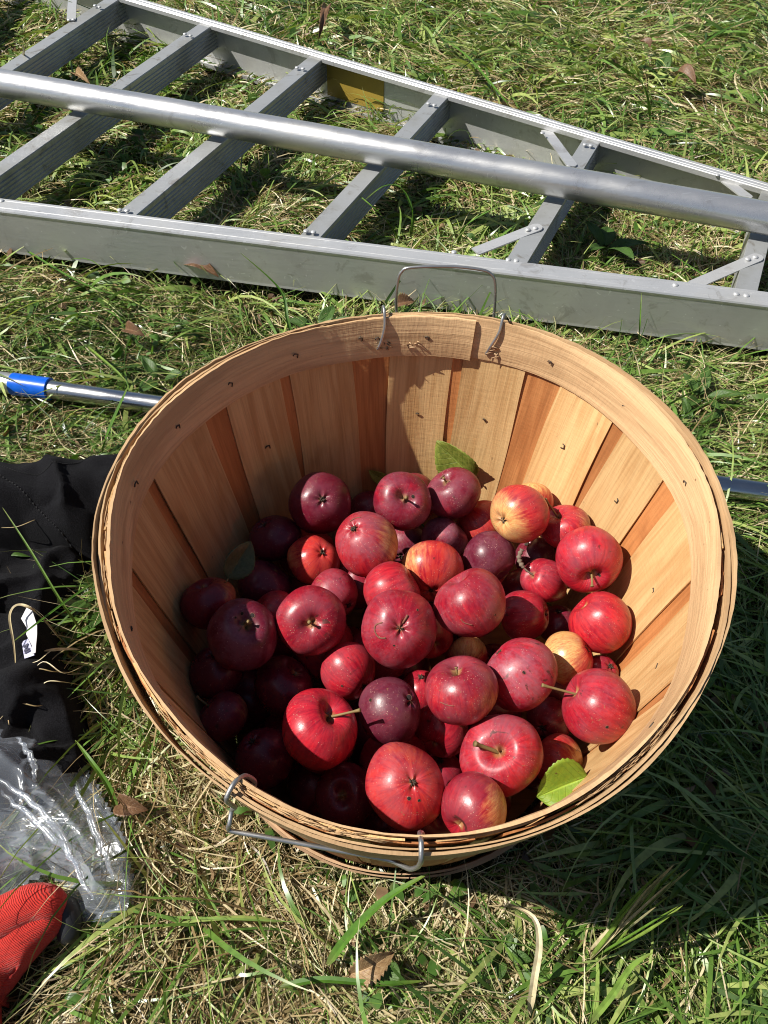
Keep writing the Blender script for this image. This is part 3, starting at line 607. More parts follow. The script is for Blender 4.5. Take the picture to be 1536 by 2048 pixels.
def surf(o, px, py):
    m = o.rotation_euler.to_matrix(); org = m.inverted() @ (Vector((CX, CY, CZ)) - o.location); d = m.inverted() @ (Fv + R2 * ((px - 768) / 1540.0) - U2 * ((py - 1024) / 1540.0))
    ok, loc, nn, _ = o.ray_cast(org, d.normalized()); return (loc, nn) if ok else (None, None)
M_HOLE = plain('rotten_hole', (.012, .006, .005), .9); M_SCAR = plain('corky_scar', (.20, .075, .045), .8)
def hole(k, px, py, r):
    loc, nn = surf(AO[k], px, py)
    if loc is None: return
    bm = bmesh.new(); bmesh.ops.create_uvsphere(bm, u_segments=10, v_segments=6, radius=r); me = bpy.data.meshes.new('worm_hole'); q = nn.to_track_quat('Z', 'Y')
    for v in bm.verts: v.co = loc + q @ Vector((v.co.x * (1 + .3 * math.sin(px)), v.co.y, v.co.z * .28))
    bm.to_mesh(me); bm.free(); mk('worm_hole', me, M_HOLE, AO[k])
    pts = []
    for i in range(11):
        a = i * 2 * math.pi / 10; pts.append(loc + q @ Vector((math.cos(a) * r * 1.1, math.sin(a) * r * 1.0, .0001)))
    V, F = tube(pts, r * .13, 5, False); mk('hole_rim', pydata('hole_rim', V, F), M_SCAR, AO[k])
for q in [(25, 484, 1227, .0014), (25, 471, 1235, .0010), (25, 505, 1231, .0020), (25, 513, 1262, .0006), (41, 818, 1597, .0013), (41, 838, 1601, .0010), (38, 741, 1400, .0014), (38, 818, 1395, .0022), (33, 1048, 1345, .0014), (34, 1214, 1454, .0012), (3, 826, 993, .0018),
          (26, 788, 1291, .0008), (26, 835, 1220, .0010), (37, 684, 1372, .0010), (16, 1198, 1150, .0018), (35, 905, 1352, .0006), (27, 990, 1230, .0008)]: hole(*q)
def scar(k, pts, r):
    L_ = [surf(AO[k], *q) for q in pts]; L_ = [l + n * .0001 for l, n in L_ if l is not None]
    if len(L_) > 1: V, F = tube(spline(L_, 5), r, 5); mk('scar', pydata('scar', V, F), M_SCAR, AO[k])
scar(26, [(765, 1245), (752, 1250), (750, 1262), (758, 1275), (772, 1276)], .0007); scar(26, [(805, 1246), (812, 1236), (815, 1230)], .0010); scar(4, [(880, 958), (888, 950), (892, 936)], .0009); scar(39, [(676, 1432), (688, 1430), (698, 1426)], .0006)
scar(10, [(700, 1043), (712, 1036), (722, 1035)], .0006); scar(27, [(922, 1238), (928, 1245), (945, 1250)], .0005); scar(35, [(880, 1404), (895, 1410), (908, 1412)], .0004)
rf = random.Random(4)
for k, p in enumerate(FILL):
    x0, y0, z0 = to_px(p[:3]); build_apple(100 + k, p[:3], p[3], 'c', (x0 + rf.uniform(-60, 60), y0 + rf.uniform(-60, 60)), rf.uniform(.4, .9), rf.uniform(0, .4), 0, (0, 1), .1, .88, .03, 0,
        'dark apple buried in the gaps under the top layer', 'apples buried under the heap')

# ------------------------------------------------------------------ leaves
def leaf_mat(name, a, b, spots, trans=.35):
    t = NT(name); n = t.noise(t.coord('UV', (9, 9, 9)), 1, 5, .6); s_ = t.noise(t.coord('UV', (7, 12, 7)), 1, 3, .5)
    sep = t.node('ShaderNodeSeparateXYZ'); t.l.new(t.coord('UV'), sep.inputs[0])
    vv = t.math('ABSOLUTE', sep.outputs[1]); vein = t.ramp(vv, .0, .035, 1, 0)
    sv_ = t.math('ABSOLUTE', t.math('SUBTRACT', t.math('FRACT', t.math('MULTIPLY', t.math('SUBTRACT', sep.outputs[0], t.math('MULTIPLY', vv, .55)), 8.)), .5)); vein2 = t.ramp(sv_, .0, .07, .6, 0)
    c = t.mix(t.ramp(n, .35, .65), a, b); c = t.mix(t.ramp(s_, .66, .72), c, t.mix(spots, c, (.13, .06, .02)))
    c = t.mix(t.math('MULTIPLY', t.math('MAXIMUM', vein, vein2), .5), c, tuple(min(1, x * 1.9 + .03) for x in a))
    t.set(base=c, rough=.48, spec=.45); t.bump(t.math('ADD', t.math('MULTIPLY', t.math('MAXIMUM', vein, vein2), -1.), n), .0006, .8)
    tr = t.node('ShaderNodeBsdfTranslucent'); t.l.new(t.mix(1., c, (1.0, 1.0, .6), 'MULTIPLY'), tr.inputs[0]); mx = t.node('ShaderNodeMixShader'); mx.inputs[0].default_value = trans
    t.l.new(t.b.outputs[0], mx.inputs[1]); t.l.new(tr.outputs[0], mx.inputs[2]); t.l.new(mx.outputs[0], t.out.inputs[0]); return t.m
def leaf(name, base, tip, width, nrm, mat, label, cat, fold=.25, curl=.2, group=None, seed=0, stalk=.25, serr=.03, parent=None):
    base, tip = Vector(base), Vector(tip); ax = tip - base; L = ax.length; ax.normalize(); nrm = (Vector(nrm) - ax * Vector(nrm).dot(ax)).normalized(); sd_ = nrm.cross(ax)
    rg_ = random.Random(seed); nu, nv = 22, 12; V = []; uv = []; F = []; ph = rg_.random() * 6; thk = .0003
    def pt(u, v, off):
        wv = width / 2 * (math.sin(math.pi * min(1, u) ** .78) ** .75) * (1 + serr * (math.sin(u * 70 + ph) if abs(v) > .9 else 0)) if 0 < u < 1 else 0.0005
        y = v * wv; h = fold * abs(y) + curl * L * (u * (1 - u)) * 1.2 - curl * L * u * u * .3 + .05 * L * math.sin(u * 7 + v * 2.5 + ph) * .5
        return base + ax * (u * L) + sd_ * y + nrm * (h + off)
    for s_ in (0, 1):
        for i in range(nu + 1):
            for j in range(nv + 1):
                u = i / nu; v = j / nv * 2 - 1; V.append(pt(u, v, -thk * s_)); uv.append((u, v * .5))
    o_ = (nu + 1) * (nv + 1); I = lambda i, j, k: k * o_ + i * (nv + 1) + j
    for i in range(nu):
        for j in range(nv):
            F.append((I(i, j, 0), I(i + 1, j, 0), I(i + 1, j + 1, 0), I(i, j + 1, 0))); F.append((I(i, j, 1), I(i, j + 1, 1), I(i + 1, j + 1, 1), I(i + 1, j, 1)))
        F.append((I(i, 0, 0), I(i, 0, 1), I(i + 1, 0, 1), I(i + 1, 0, 0))); F.append((I(i, nv, 0), I(i + 1, nv, 0), I(i + 1, nv, 1), I(i, nv, 1)))
    o = mk(name, pydata(name, V, F, uv), mat, parent)
    if label: tag(o, label, cat, group)
    if stalk > 0:
        v, f = tube(spline([base + ax * L * .02, base - ax * L * stalk * .5 + nrm * .002, base - ax * L * stalk], 4), .0007, 5); mk('stalk', pydata('stalk', v, f), M_STEM, o)
    return o
M_LG = leaf_mat('green_leaf', (.17, .22, .03), (.30, .33, .06), .8); M_LO = leaf_mat('olive_leaf', (.07, .09, .035), (.10, .12, .05), .3)
M_LY = leaf_mat('yellow_green_leaf', (.26, .36, .03), (.20, .32, .03), 1.0); M_LB = leaf_mat('brown_leaf', (.20, .11, .055), (.13, .065, .032), .6, .2)
M_LT = leaf_mat('tan_leaf', (.36, .24, .12), (.26, .15, .07), .5, .2); M_W = leaf_mat('weed_leaf', (.055, .12, .02), (.08, .16, .03), .2)
def wall_at(px, py, off):
    z = .18
    for _ in range(25):
        p = at(px, py, z); ph = math.atan2(p.y, p.x); r = P(ph, z, off); e = math.hypot(p.x, p.y) - math.hypot(r.x, r.y); z += e * .35
    return at(px, py, z)
leaf('leaf', wall_at(950, 955, .014), wall_at(872, 884, .012), .044, (-.75, -.6, .5), M_LG, 'mottled green leaf standing against the sunlit wall behind the apples', 'leaf', .35, .10, seed=1, stalk=.1)
leaf('leaf', wall_at(775, 965, .012), wall_at(738, 942, .012), .014, (.1, -.8, .5), M_LG, 'small dark green leaf behind the purple red stem-up apple', 'leaf', .3, .1, seed=2, stalk=0)
leaf('leaf', at(455, 1158, .160), at(503, 1082, .172), .026, (.4, -.6, .7), M_LO, 'olive leaf with pale midrib standing in the basket shade', 'leaf', .5, .15, seed=3, stalk=.1)
leaf('leaf', at(1176, 1552, .140), at(1074, 1594, .132), .042, (-.1, -.5, .9), M_LY, 'bright yellow-green leaf with brown spots against the front inside wall', 'leaf', .6, .1, seed=4, stalk=0)
dead = [((372, 528), (432, 545), .024, .030, M_LB, 'crumpled brown leaf against the near rail of the ladder'), ((790, 612), (828, 600), .02, .035, M_LB, 'small brown leaf under the standing wire handle'),
        ((1352, 148), (1392, 160), .03, .045, M_LB, 'orange brown leaf in the open grass beyond the ladder'), ((690, 150), (735, 165), .02, .03, M_LB, 'brown leaf lying just past the yellow sticker'),
        ((760, 168), (800, 152), .02, .035, M_LB, 'reddish brown leaf beyond the far rail next to another one'), ((250, 660), (285, 668), .018, .03, M_LB, 'small dead leaf in the grass above the blue collar'),
        ((698, 1950), (788, 1908), .020, .026, M_LT, 'folded tan leaf in the front grass behind the clover'), ((655, 20), (640, 60), .02, .05, M_LB, 'dark brown leaf near the top edge of the meadow'),
        ((150, 150), (175, 160), .02, .03, M_LT, 'tan leaf scrap between two rungs near the pole'), ((1300, 95), (1280, 80), .02, .04, M_LB, 'dull brown leaf beyond the ladder, farther than the orange brown one'),
        ((235, 1605), (290, 1620), .018, .02, M_LB, 'dark shrivelled leaf between plastic bag and basket')]
for k, (a, b, w_, z, m_, lb) in enumerate(dead):
    leaf('dead_leaf', at(*a, z), at(*b, z + .008), w_, (.2 * math.sin(k * 2.1), -.4, 1), m_, lb, 'leaf', .9, .5, 'dead leaves in the grass', 20 + k, .3, .16)

# ------------------------------------------------------------------ plastic bag
BAG = [(-260, 1420), (-60, 1432), (0, 1440), (24, 1437), (80, 1452), (130, 1482), (152, 1518), (182, 1560), (212, 1610), (240, 1652), (254, 1700), (260, 1745), (266, 1785), (258, 1815), (205, 1846), (168, 1836), (156, 1800), (138, 1768),
       (100, 1750), (50, 1772), (0, 1806), (-80, 1850), (-260, 1900)]
def in_poly(X, Y, Q):
    ins = np.zeros(X.shape, bool); dmin = np.full(X.shape, 9.); n = len(Q)
    for i in range(n):
        (x1, y1), (x2, y2) = Q[i], Q[(i + 1) % n]
        c_ = ((y1 > Y) != (y2 > Y)) & (X < (x2 - x1) * (Y - y1) / (y2 - y1 + 1e-12) + x1); ins ^= c_
        L2 = (x2 - x1) ** 2 + (y2 - y1) ** 2; t_ = np.clip(((X - x1) * (x2 - x1) + (Y - y1) * (y2 - y1)) / L2, 0, 1)
        dmin = np.minimum(dmin, np.hypot(X - x1 - t_ * (x2 - x1), Y - y1 - t_ * (y2 - y1)))
    return ins, dmin
def sheet(name, Q, fh, res, mat, parent, thick=0.0):
    xs = [q[0] for q in Q]; ys = [q[1] for q in Q]; nx_ = int((max(xs) - min(xs)) / res); ny_ = int((max(ys) - min(ys)) / res)
    X, Y = np.meshgrid(np.linspace(min(xs), max(xs), nx_), np.linspace(min(ys), max(ys), ny_), indexing='ij'); ins, d = in_poly(X, Y, Q)
    Z = fh(X, Y, d); keep = ins | (d < res * 1.2)
    idx = -np.ones(X.shape, int); V = []; k = 0
    ok = keep
    idx[ok] = np.arange(ok.sum()); V = np.stack([X[ok], Y[ok], Z[ok]], 1)
    F = []
    for i in range(nx_ - 1):
        for j in range(ny_ - 1):
            q = (idx[i, j], idx[i + 1, j], idx[i + 1, j + 1], idx[i, j + 1])
            if min(q) >= 0: F.append(q)
    return mk(name, pydata(name, V, F, V[:, :2]), mat, parent)
BQ = [tuple(at(*q, .014).xy) for q in BAG]
rb_ = np.random.default_rng(8); cr = rb_.uniform(-1, 1, (46, 2)) * np.array([.13, .16]) + np.array([-.33, -.17]); ch = rb_.uniform(0, 1, 46)
def crumple(X, Y, d):
    d = np.clip(d, 0, None); base = .016 + .040 * (1 - np.exp(-d / .026)) * (1.1 + .5 * vnoise(X, Y, 14, 4))
    D = np.hypot(X[..., None] - cr[:, 0], Y[..., None] - cr[:, 1]); s_ = np.sort(D, -1); facet = s_[..., 1] - s_[..., 0]
    u = X * .60 + Y * .80; w1 = np.abs(np.sin(u * 36 + 3.0 * vnoise(X, Y, 7, 9))); ridge = (1 - w1) ** 5
    u2 = X * .95 + Y * .3; w2 = np.abs(np.sin(u2 * 52 + 4.0 * vnoise(X, Y, 11, 19))); ridge2 = (1 - w2) ** 6
    return base + .10 * facet + .009 * ridge + .005 * ridge2 * vnoise(X, Y, 20, 3) - .016 * np.clip(1 - d / .005, 0, 1)
t = NT('clear_crinkled_film'); t.n.remove(t.b); lw = t.node('ShaderNodeLayerWeight'); lw.inputs[0].default_value = .22
bmp = t.node('ShaderNodeBump'); bmp.inputs['Distance'].default_value = .0009; bmp.inputs['Strength'].default_value = .8
def crease(rot, sc, wdt, dist=1.5):
    tc_ = t.node('ShaderNodeTexCoord'); mp_ = t.node('ShaderNodeMapping'); t.l.new(tc_.outputs['Object'], mp_.inputs[0]); mp_.inputs['Rotation'].default_value = (0, 0, rot); mp_.inputs['Scale'].default_value = sc
    n_ = t.noise(mp_.outputs[0], 1, 2, .5, dist); return t.ramp(t.math('ABSOLUTE', t.math('SUBTRACT', n_, .5)), 0, wdt, 1, 0)
k1 = crease(-.64, (5, 26, 20), .016, .8); k4 = crease(-.64, (3, 12, 20), .010, .5); k2 = crease(.35, (9, 30, 40), .008, 1.)
kk = t.math('MAXIMUM', t.math('MAXIMUM', k1, k4), t.math('MULTIPLY', k2, .5))
hh = t.math('ADD', t.math('MULTIPLY', kk, .8), t.noise(t.coord('Object', (44, 90, 26)), 1, 3, .55, 1.2)); t.l.new(hh, bmp.inputs['Height'])
for inp in (lw.inputs['Normal'],): t.l.new(bmp.outputs[0], inp)
tr = t.node('ShaderNodeBsdfTransparent'); tr.inputs[0].default_value = (.95, .96, .97, 1)
gl = t.node('ShaderNodeBsdfGlossy'); gl.inputs['Roughness'].default_value = .16; gl.inputs[0].default_value = (1, 1, 1, 1); t.l.new(bmp.outputs[0], gl.inputs['Normal'])
df = t.node('ShaderNodeBsdfDiffuse'); df.inputs[0].default_value = (.62, .68, .78, 1); tl = t.node('ShaderNodeBsdfTranslucent'); tl.inputs[0].default_value = (.62, .68, .78, 1)
ms = t.node('ShaderNodeMixShader'); ms.inputs[0].default_value = .5; t.l.new(df.outputs[0], ms.inputs[1]); t.l.new(tl.outputs[0], ms.inputs[2])
m1 = t.node('ShaderNodeMixShader'); t.put(m1.inputs[0], t.math('ADD', t.math('MULTIPLY', lw.outputs['Facing'], .25), t.math('ADD', t.math('MULTIPLY', kk, .25), .22), True)); t.l.new(tr.outputs[0], m1.inputs[1]); t.l.new(ms.outputs[0], m1.inputs[2])
m2 = t.node('ShaderNodeMixShader'); t.put(m2.inputs[0], t.math('ADD', t.math('MULTIPLY', lw.outputs['Fresnel'], .50), .04, True)); t.l.new(m1.outputs[0], m2.inputs[1]); t.l.new(gl.outputs[0], m2.inputs[2]); t.l.new(m2.outputs[0], t.out.inputs[0])
M_FILM = t.m
bagE = empty('plastic_bag', (-.30, -.17, .02), 'clear crinkled plastic bag lying over a red knit glove', 'plastic bag')
sheet('upper_film', BQ, crumple, .0017, M_FILM, bagE)
def hem_pts(off):
    out = []
    for q in BAG[1:15]:
        v = at(*q, .018); c_ = Vector((-.36, -.17, 0)); dr_ = Vector((c_.x - v.x, c_.y - v.y, 0)).normalized(); out.append(Vector((v.x, v.y, .022)) + dr_ * off)
    return spline(out, 5)
hr = random.Random(3); hp = [p + Vector((hr.uniform(-1, 1), hr.uniform(-1, 1), hr.uniform(-1, 1))) * .0012 for p in hem_pts(.004)]
V, F = tube(hp, [.0030 + .0016 * math.sin(i * 1.7) for i in range(len(hp))], 8); mk('rolled_edge', pydata('rolled_edge', V, F), M_FILM, bagE)
for (a_, b_, c_) in (((-20, 1550), (90, 1630), (190, 1800)), ((0, 1580), (110, 1680), (175, 1760)), ((34, 1476), (62, 1515), (72, 1565)), ((150, 1570), (188, 1660), (228, 1760))):
    P_ = spline([at(*a_, .064), at(*b_, .066), at(*c_, .056)], 9); P_ = [p + Vector((hr.uniform(-1, 1), hr.uniform(-1, 1), hr.uniform(-.5, .5))) * .0014 for p in P_]
    V, F = tube(P_, [.0010 + .0018 * math.sin(math.pi * i / (len(P_) - 1)) for i in range(len(P_))], 8); V = [Vector((v.x, v.y, .060 + (v.z - .060) * .6)) for v in V]; mk('film_fold', pydata('film_fold', V, F), M_FILM, bagE)
sheet('lower_film', BQ, lambda X, Y, d: .018 + .008 * vnoise(X, Y, 30, 2) - .004 * np.clip(d / .02, 0, 1), .004, M_FILM, bagE)

# ------------------------------------------------------------------ red glove
t = NT('red_knit'); cx_ = t.coord('Object', (1, 1, 1)); 
wv_ = t.node('ShaderNodeTexWave', wave_type='BANDS', bands_direction='DIAGONAL'); wv_.inputs['Scale'].default_value = 300; wv_.inputs['Distortion'].default_value = 3.5; t.l.new(cx_, wv_.inputs[0])
w2_ = t.node('ShaderNodeTexWave', wave_type='BANDS', bands_direction='Y'); w2_.inputs['Scale'].default_value = 420; w2_.inputs['Distortion'].default_value = 1.; t.l.new(cx_, w2_.inputs[0])
kn = t.math('MULTIPLY', wv_.outputs['Fac'], t.math('ADD', t.math('MULTIPLY', w2_.outputs['Fac'], .5), .5)); gn = t.noise(cx_, 40, 4)
t.set(base=t.mix(t.math('ADD', t.math('MULTIPLY', kn, .30), t.math('MULTIPLY', gn, .9)), (.36, .014, .010), (.62, .040, .028)), rough=.85, spec=.2, sheen=.1); t.bump(t.math('ADD', kn, t.math('MULTIPLY', gn, 2.5)), .0007, 1.)
M_KNIT = t.m; M_BLACKRUB = plain('black_rubber_coating', (.012, .012, .014), .5)
glove = empty('knit_glove', (-.30, -.24, .0), 'red knit work glove with black coated edge under the clear plastic', 'glove')
def skin(name, chains, mat, parent, sub=2):
    me = bpy.data.meshes.new(name); V = []; E = []; Rr = []
    for ch_ in chains:
        prev = None
        for item in ch_:
            if isinstance(item, int): prev = item; continue
            p, r = item; V.append(tuple(p)); Rr.append(r); i = len(V) - 1
            if prev is not None: E.append((prev, i))
            prev = i
    me.from_pydata(V, E, []); o = bpy.data.objects.new(name, me); COL.objects.link(o)
    md = o.modifiers.new('s', 'SKIN'); md.use_smooth_shade = True
    for i, sv2 in enumerate(me.skin_vertices[0].data): sv2.radius = (Rr[i], Rr[i]); sv2.use_root = (i == 0)
    sb = o.modifiers.new('u', 'SUBSURF'); sb.levels = sub; sb.render_levels = sub
    dg = bpy.context.evaluated_depsgraph_get(); me2 = bpy.data.meshes.new_from_object(o.evaluated_get(dg)); bpy.data.objects.remove(o)
    me2.materials.clear(); return mk(name, me2, mat, parent)
g = lambda x, y, z: at(x, y, z)
skin('glove_body', [[(g(-200, 1990, .020), .030), (g(-110, 1960, .022), .032), (g(-30, 1925, .022), .030), (g(28, 1885, .024), .024), (g(66, 1850, .027), .021), (g(100, 1828, .030), .0185), (g(122, 1815, .026), .014)],
                    [1, (g(-150, 2080, .018), .015), (g(-120, 2150, .016), .012), (g(-100, 2210, .014), .009)],
                    [2, (g(-40, 2040, .018), .017), (g(-30, 2120, .016), .013), (g(-20, 2190, .012), .009)],
                    [3, (g(0, 1945, .016), .018), (g(-20, 2000, .012), .012)],
                    [2, (g(-90, 1860, .026), .015), (g(-160, 1800, .026), .012), (g(-215, 1760, .022), .009)]], M_KNIT, glove)
skin('thumb_side', [[(g(-90, 1880, .030), .022), (g(-30, 1862, .034), .022), (g(20, 1835, .036), .020), (g(62, 1808, .038), .0185), (g(98, 1806, .036), .018), (g(122, 1836, .026), .014)]], M_KNIT, glove)
skin('rubber_edge', [[(g(118, 1795, .030), .010), (g(138, 1825, .026), .0115), (g(141, 1862, .020), .011), (g(132, 1888, .014), .009)]], M_BLACKRUB, glove)

# ------------------------------------------------------------------ black fleece garment
t = NT('black_fleece'); n = t.noise(t.coord('Object', (1, 1, 1)), 900, 3, .7); n2 = t.noise(t.coord('Object'), 60, 4)
t.set(base=t.mix(t.ramp(n, .35, .75), (.006, .006, .007), (.018, .018, .021)), rough=1., spec=.05, sheen=.02); t.put(t.b.inputs['Sheen Roughness'], .5); t.bump(t.math('ADD', n, t.math('MULTIPLY', n2, .8)), .0016, 1.)
M_FLEECE = t.m
jack = empty('fleece_jacket', (-.42, .12, 0), 'black fleece jacket dropped on the grass beside the basket with its sleeve reaching behind', 'jacket')
def tubes_h(TB):
    def f(X, Y, d):
        Z = np.zeros(X.shape)
        for (a, b, r, h0) in TB:
            a, b = np.array(a), np.array(b); ab = b - a; t_ = np.clip(((X - a[0]) * ab[0] + (Y - a[1]) * ab[1]) / (ab @ ab), 0, 1)
            dd = np.hypot(X - a[0] - t_ * ab[0], Y - a[1] - t_ * ab[1]); z = h0 * np.sqrt(np.clip(1 - (dd / r) ** 2, 0, 1)) ** .8
            Z = np.maximum(Z, z) + .12 * np.minimum(Z, z)
        ed = np.clip(d / .008, 0, 1); e2 = np.clip(d / .030, 0, 1)
        return .006 + (Z + .016) * ed ** .6 + (e2 * .026 * (vnoise(X, Y, 24, 31) - .5) + e2 * .016 * (1 - np.abs(2 * vnoise(X * .7 + Y * .4, Y - .5 * X, 24, 36) - 1)) ** 3 + .006 * (vnoise(X + .3 * Y, Y, 60, 32) - .5) + .008 * vnoise(X * .6 + Y, Y - X * .3, 34, 35)) * ed
    return lambda X, Y, d: np.maximum(f(X, Y, d), .010 * np.clip(d / .004, .3, 1))
def W(x, y, z=.04): return tuple(at(x, y, z).xy)
SL = [(-260, 950), (-100, 932), (0, 938), (60, 932), (130, 925), (200, 912), (250, 893), (300, 880), (330, 960), (260, 1060), (190, 1095), (120, 1092), (50, 1080), (-40, 1095), (-260, 1120)]
sheet('sleeve', [W(*q) for q in SL], tubes_h([(W(-260, 1010), W(60, 1005), .050, .050), (W(60, 1005), W(250, 985), .048, .046), (W(-20, 1050), W(170, 1060), .022, .034)]), .0028, M_FLEECE, jack)
BD = [(-300, 1060), (-60, 1070), (60, 1070), (150, 1085), (172, 1110), (150, 1150), (118, 1190), (105, 1250), (122, 1300), (145, 1345), (158, 1400), (172, 1470), (174, 1520), (140, 1570), (60, 1600), (-300, 1640)]
sheet('jacket_body', [W(*q, .03) for q in BD], tubes_h([(W(-200, 1180), W(70, 1190), .030, .022), (W(-180, 1330), W(40, 1290), .034, .034), (W(-200, 1430), W(30, 1400), .030, .040), (W(60, 1330), W(120, 1440), .024, .026), (W(-250, 1560), W(100, 1560), .05, .014)]),
      .0030, M_FLEECE, jack)
# stitched seam along the sleeve
def drop(o_, x, y):
    ok, loc, nn, _ = o_.ray_cast(Vector((x, y, 1)) - o_.matrix_world.translation if False else Vector((x, y, 1)), Vector((0, 0, -1))); return loc.z if ok else .03
slv = [o for o in jack.children if o.name.startswith('sleeve')][0]
def seam(pxs, n):
    P_ = spline([at(*q, .05) for q in pxs], n); V = []; F = []
    for i in range(0, len(P_) - 1):
        a = P_[i]; b = P_[i].lerp(P_[i + 1], .6); a.z = drop(slv, a.x, a.y) + .0003; b.z = drop(slv, b.x, b.y) + .0003
        v, f = tube([a, b], .0008, 4); q = len(V); V += v; F += [tuple(x + q for x in y) for y in f]
    mk('seam', pydata('seam', V, F), plain('black_thread', (.004, .004, .005), .9), jack)
seam([(0, 962), (60, 985), (120, 985), (170, 960), (215, 925)], 14); seam([(0, 985), (60, 1020), (110, 1060), (150, 1085)], 12)
# care tag
M_TAG = plain('white_tag_cloth', (.62, .60, .62), .7); M_TAG2 = plain('lavender_tag_cloth', (.50, .50, .68), .7)
def ribbon(name, L_, R__, mat, parent):
    O = [[a, b] for a, b in zip(L_, R__)]; I = [[a - Vector((0, 0, .0006)), b - Vector((0, 0, .0006))] for a, b in zip(L_, R__)]
    return slab(name, O, I, [[(0, 0), (0, 1)]] * len(L_), mat, parent)
tg = ribbon('care_tag', [at(55, 1212, .085), at(42, 1237, .083), at(53, 1255, .078), at(52, 1268, .074), at(64, 1292, .070), at(63, 1308, .068)],
       [at(62, 1213, .088), at(68, 1232, .090), at(74, 1250, .088), at(74, 1268, .086), at(72, 1290, .080), at(71, 1305, .073)], M_TAG, jack)
p0, p1, p2, p3 = at(43, 1284, .066), at(56, 1277, .070), at(70, 1310, .066), at(49, 1317, .062)
tg2 = ribbon('care_tag', [p0, p3], [p1, p2], M_TAG2, jack); 
fc = bpy.data.curves.new('IN', 'FONT'); fc.body = 'IN'; fc.size = .0085; fc.extrude = .00015; fc.align_x = 'CENTER'; fc.align_y = 'CENTER'; fc.offset = .0003
fo = bpy.data.objects.new('tmp', fc); COL.objects.link(fo); dg = bpy.context.evaluated_depsgraph_get(); fm = bpy.data.meshes.new_from_object(fo.evaluated_get(dg)); bpy.data.objects.remove(fo)
ct = (p0 + p1 + p2 + p3) / 4; dn = ((p3 + p2) / 2 - (p0 + p1) / 2).normalized(); ac = ((p1 + p2) / 2 - (p0 + p3) / 2); ac = (ac - dn * ac.dot(dn)).normalized(); nr = dn.cross(ac)
if nr.z < 0: nr = -nr
X_ = -dn; Y_ = nr.cross(X_); mt = Matrix((X_, Y_, nr)).transposed().to_4x4(); fm.transform(Matrix.Translation(ct + nr * .0009) @ mt)
mk('printed_letters', fm, plain('dark_blue_print', (.01, .01, .05), .6), jack, smooth=False)

# ------------------------------------------------------------------ grass
rng = np.random.default_rng(21)
def seg_d(X, Y, a, b):
    ax_, ay_ = a[0], a[1]; bx, by = b[0] - ax_, b[1] - ay_; t_ = np.clip(((X - ax_) * bx + (Y - ay_) * by) / (bx * bx + by * by), 0, 1)
    return np.hypot(X - ax_ - t_ * bx, Y - ay_ - t_ * by)
JQ = [W(*q, .03) for q in BD]; SQ = [W(*q) for q in SL]; nC = nin * .015; fC = fin * .013
def allowed(X, Y, z):
    ok = np.hypot(X, Y) > .184
    ok &= ~in_poly(X, Y, JQ)[0]; ok &= ~in_poly(X, Y, SQ)[0]
    ok &= (seg_d(X, Y, nA - nd * .55 + nC, nB + nd * .45 + nC) > .017) & (seg_d(X, Y, fA - fd * .75 + fC, fB + fd * .4 + fC) > .015)
    for c0, c1, _ in rg: ok &= seg_d(X, Y, c0, c1) > .016
    gi = in_poly(X, Y, [W(*q, .02) for q in ((-240, 1760), (60, 1760), (160, 1790), (150, 1890), (60, 1990), (-240, 2240))])[0]; ok &= ~gi
    return ok
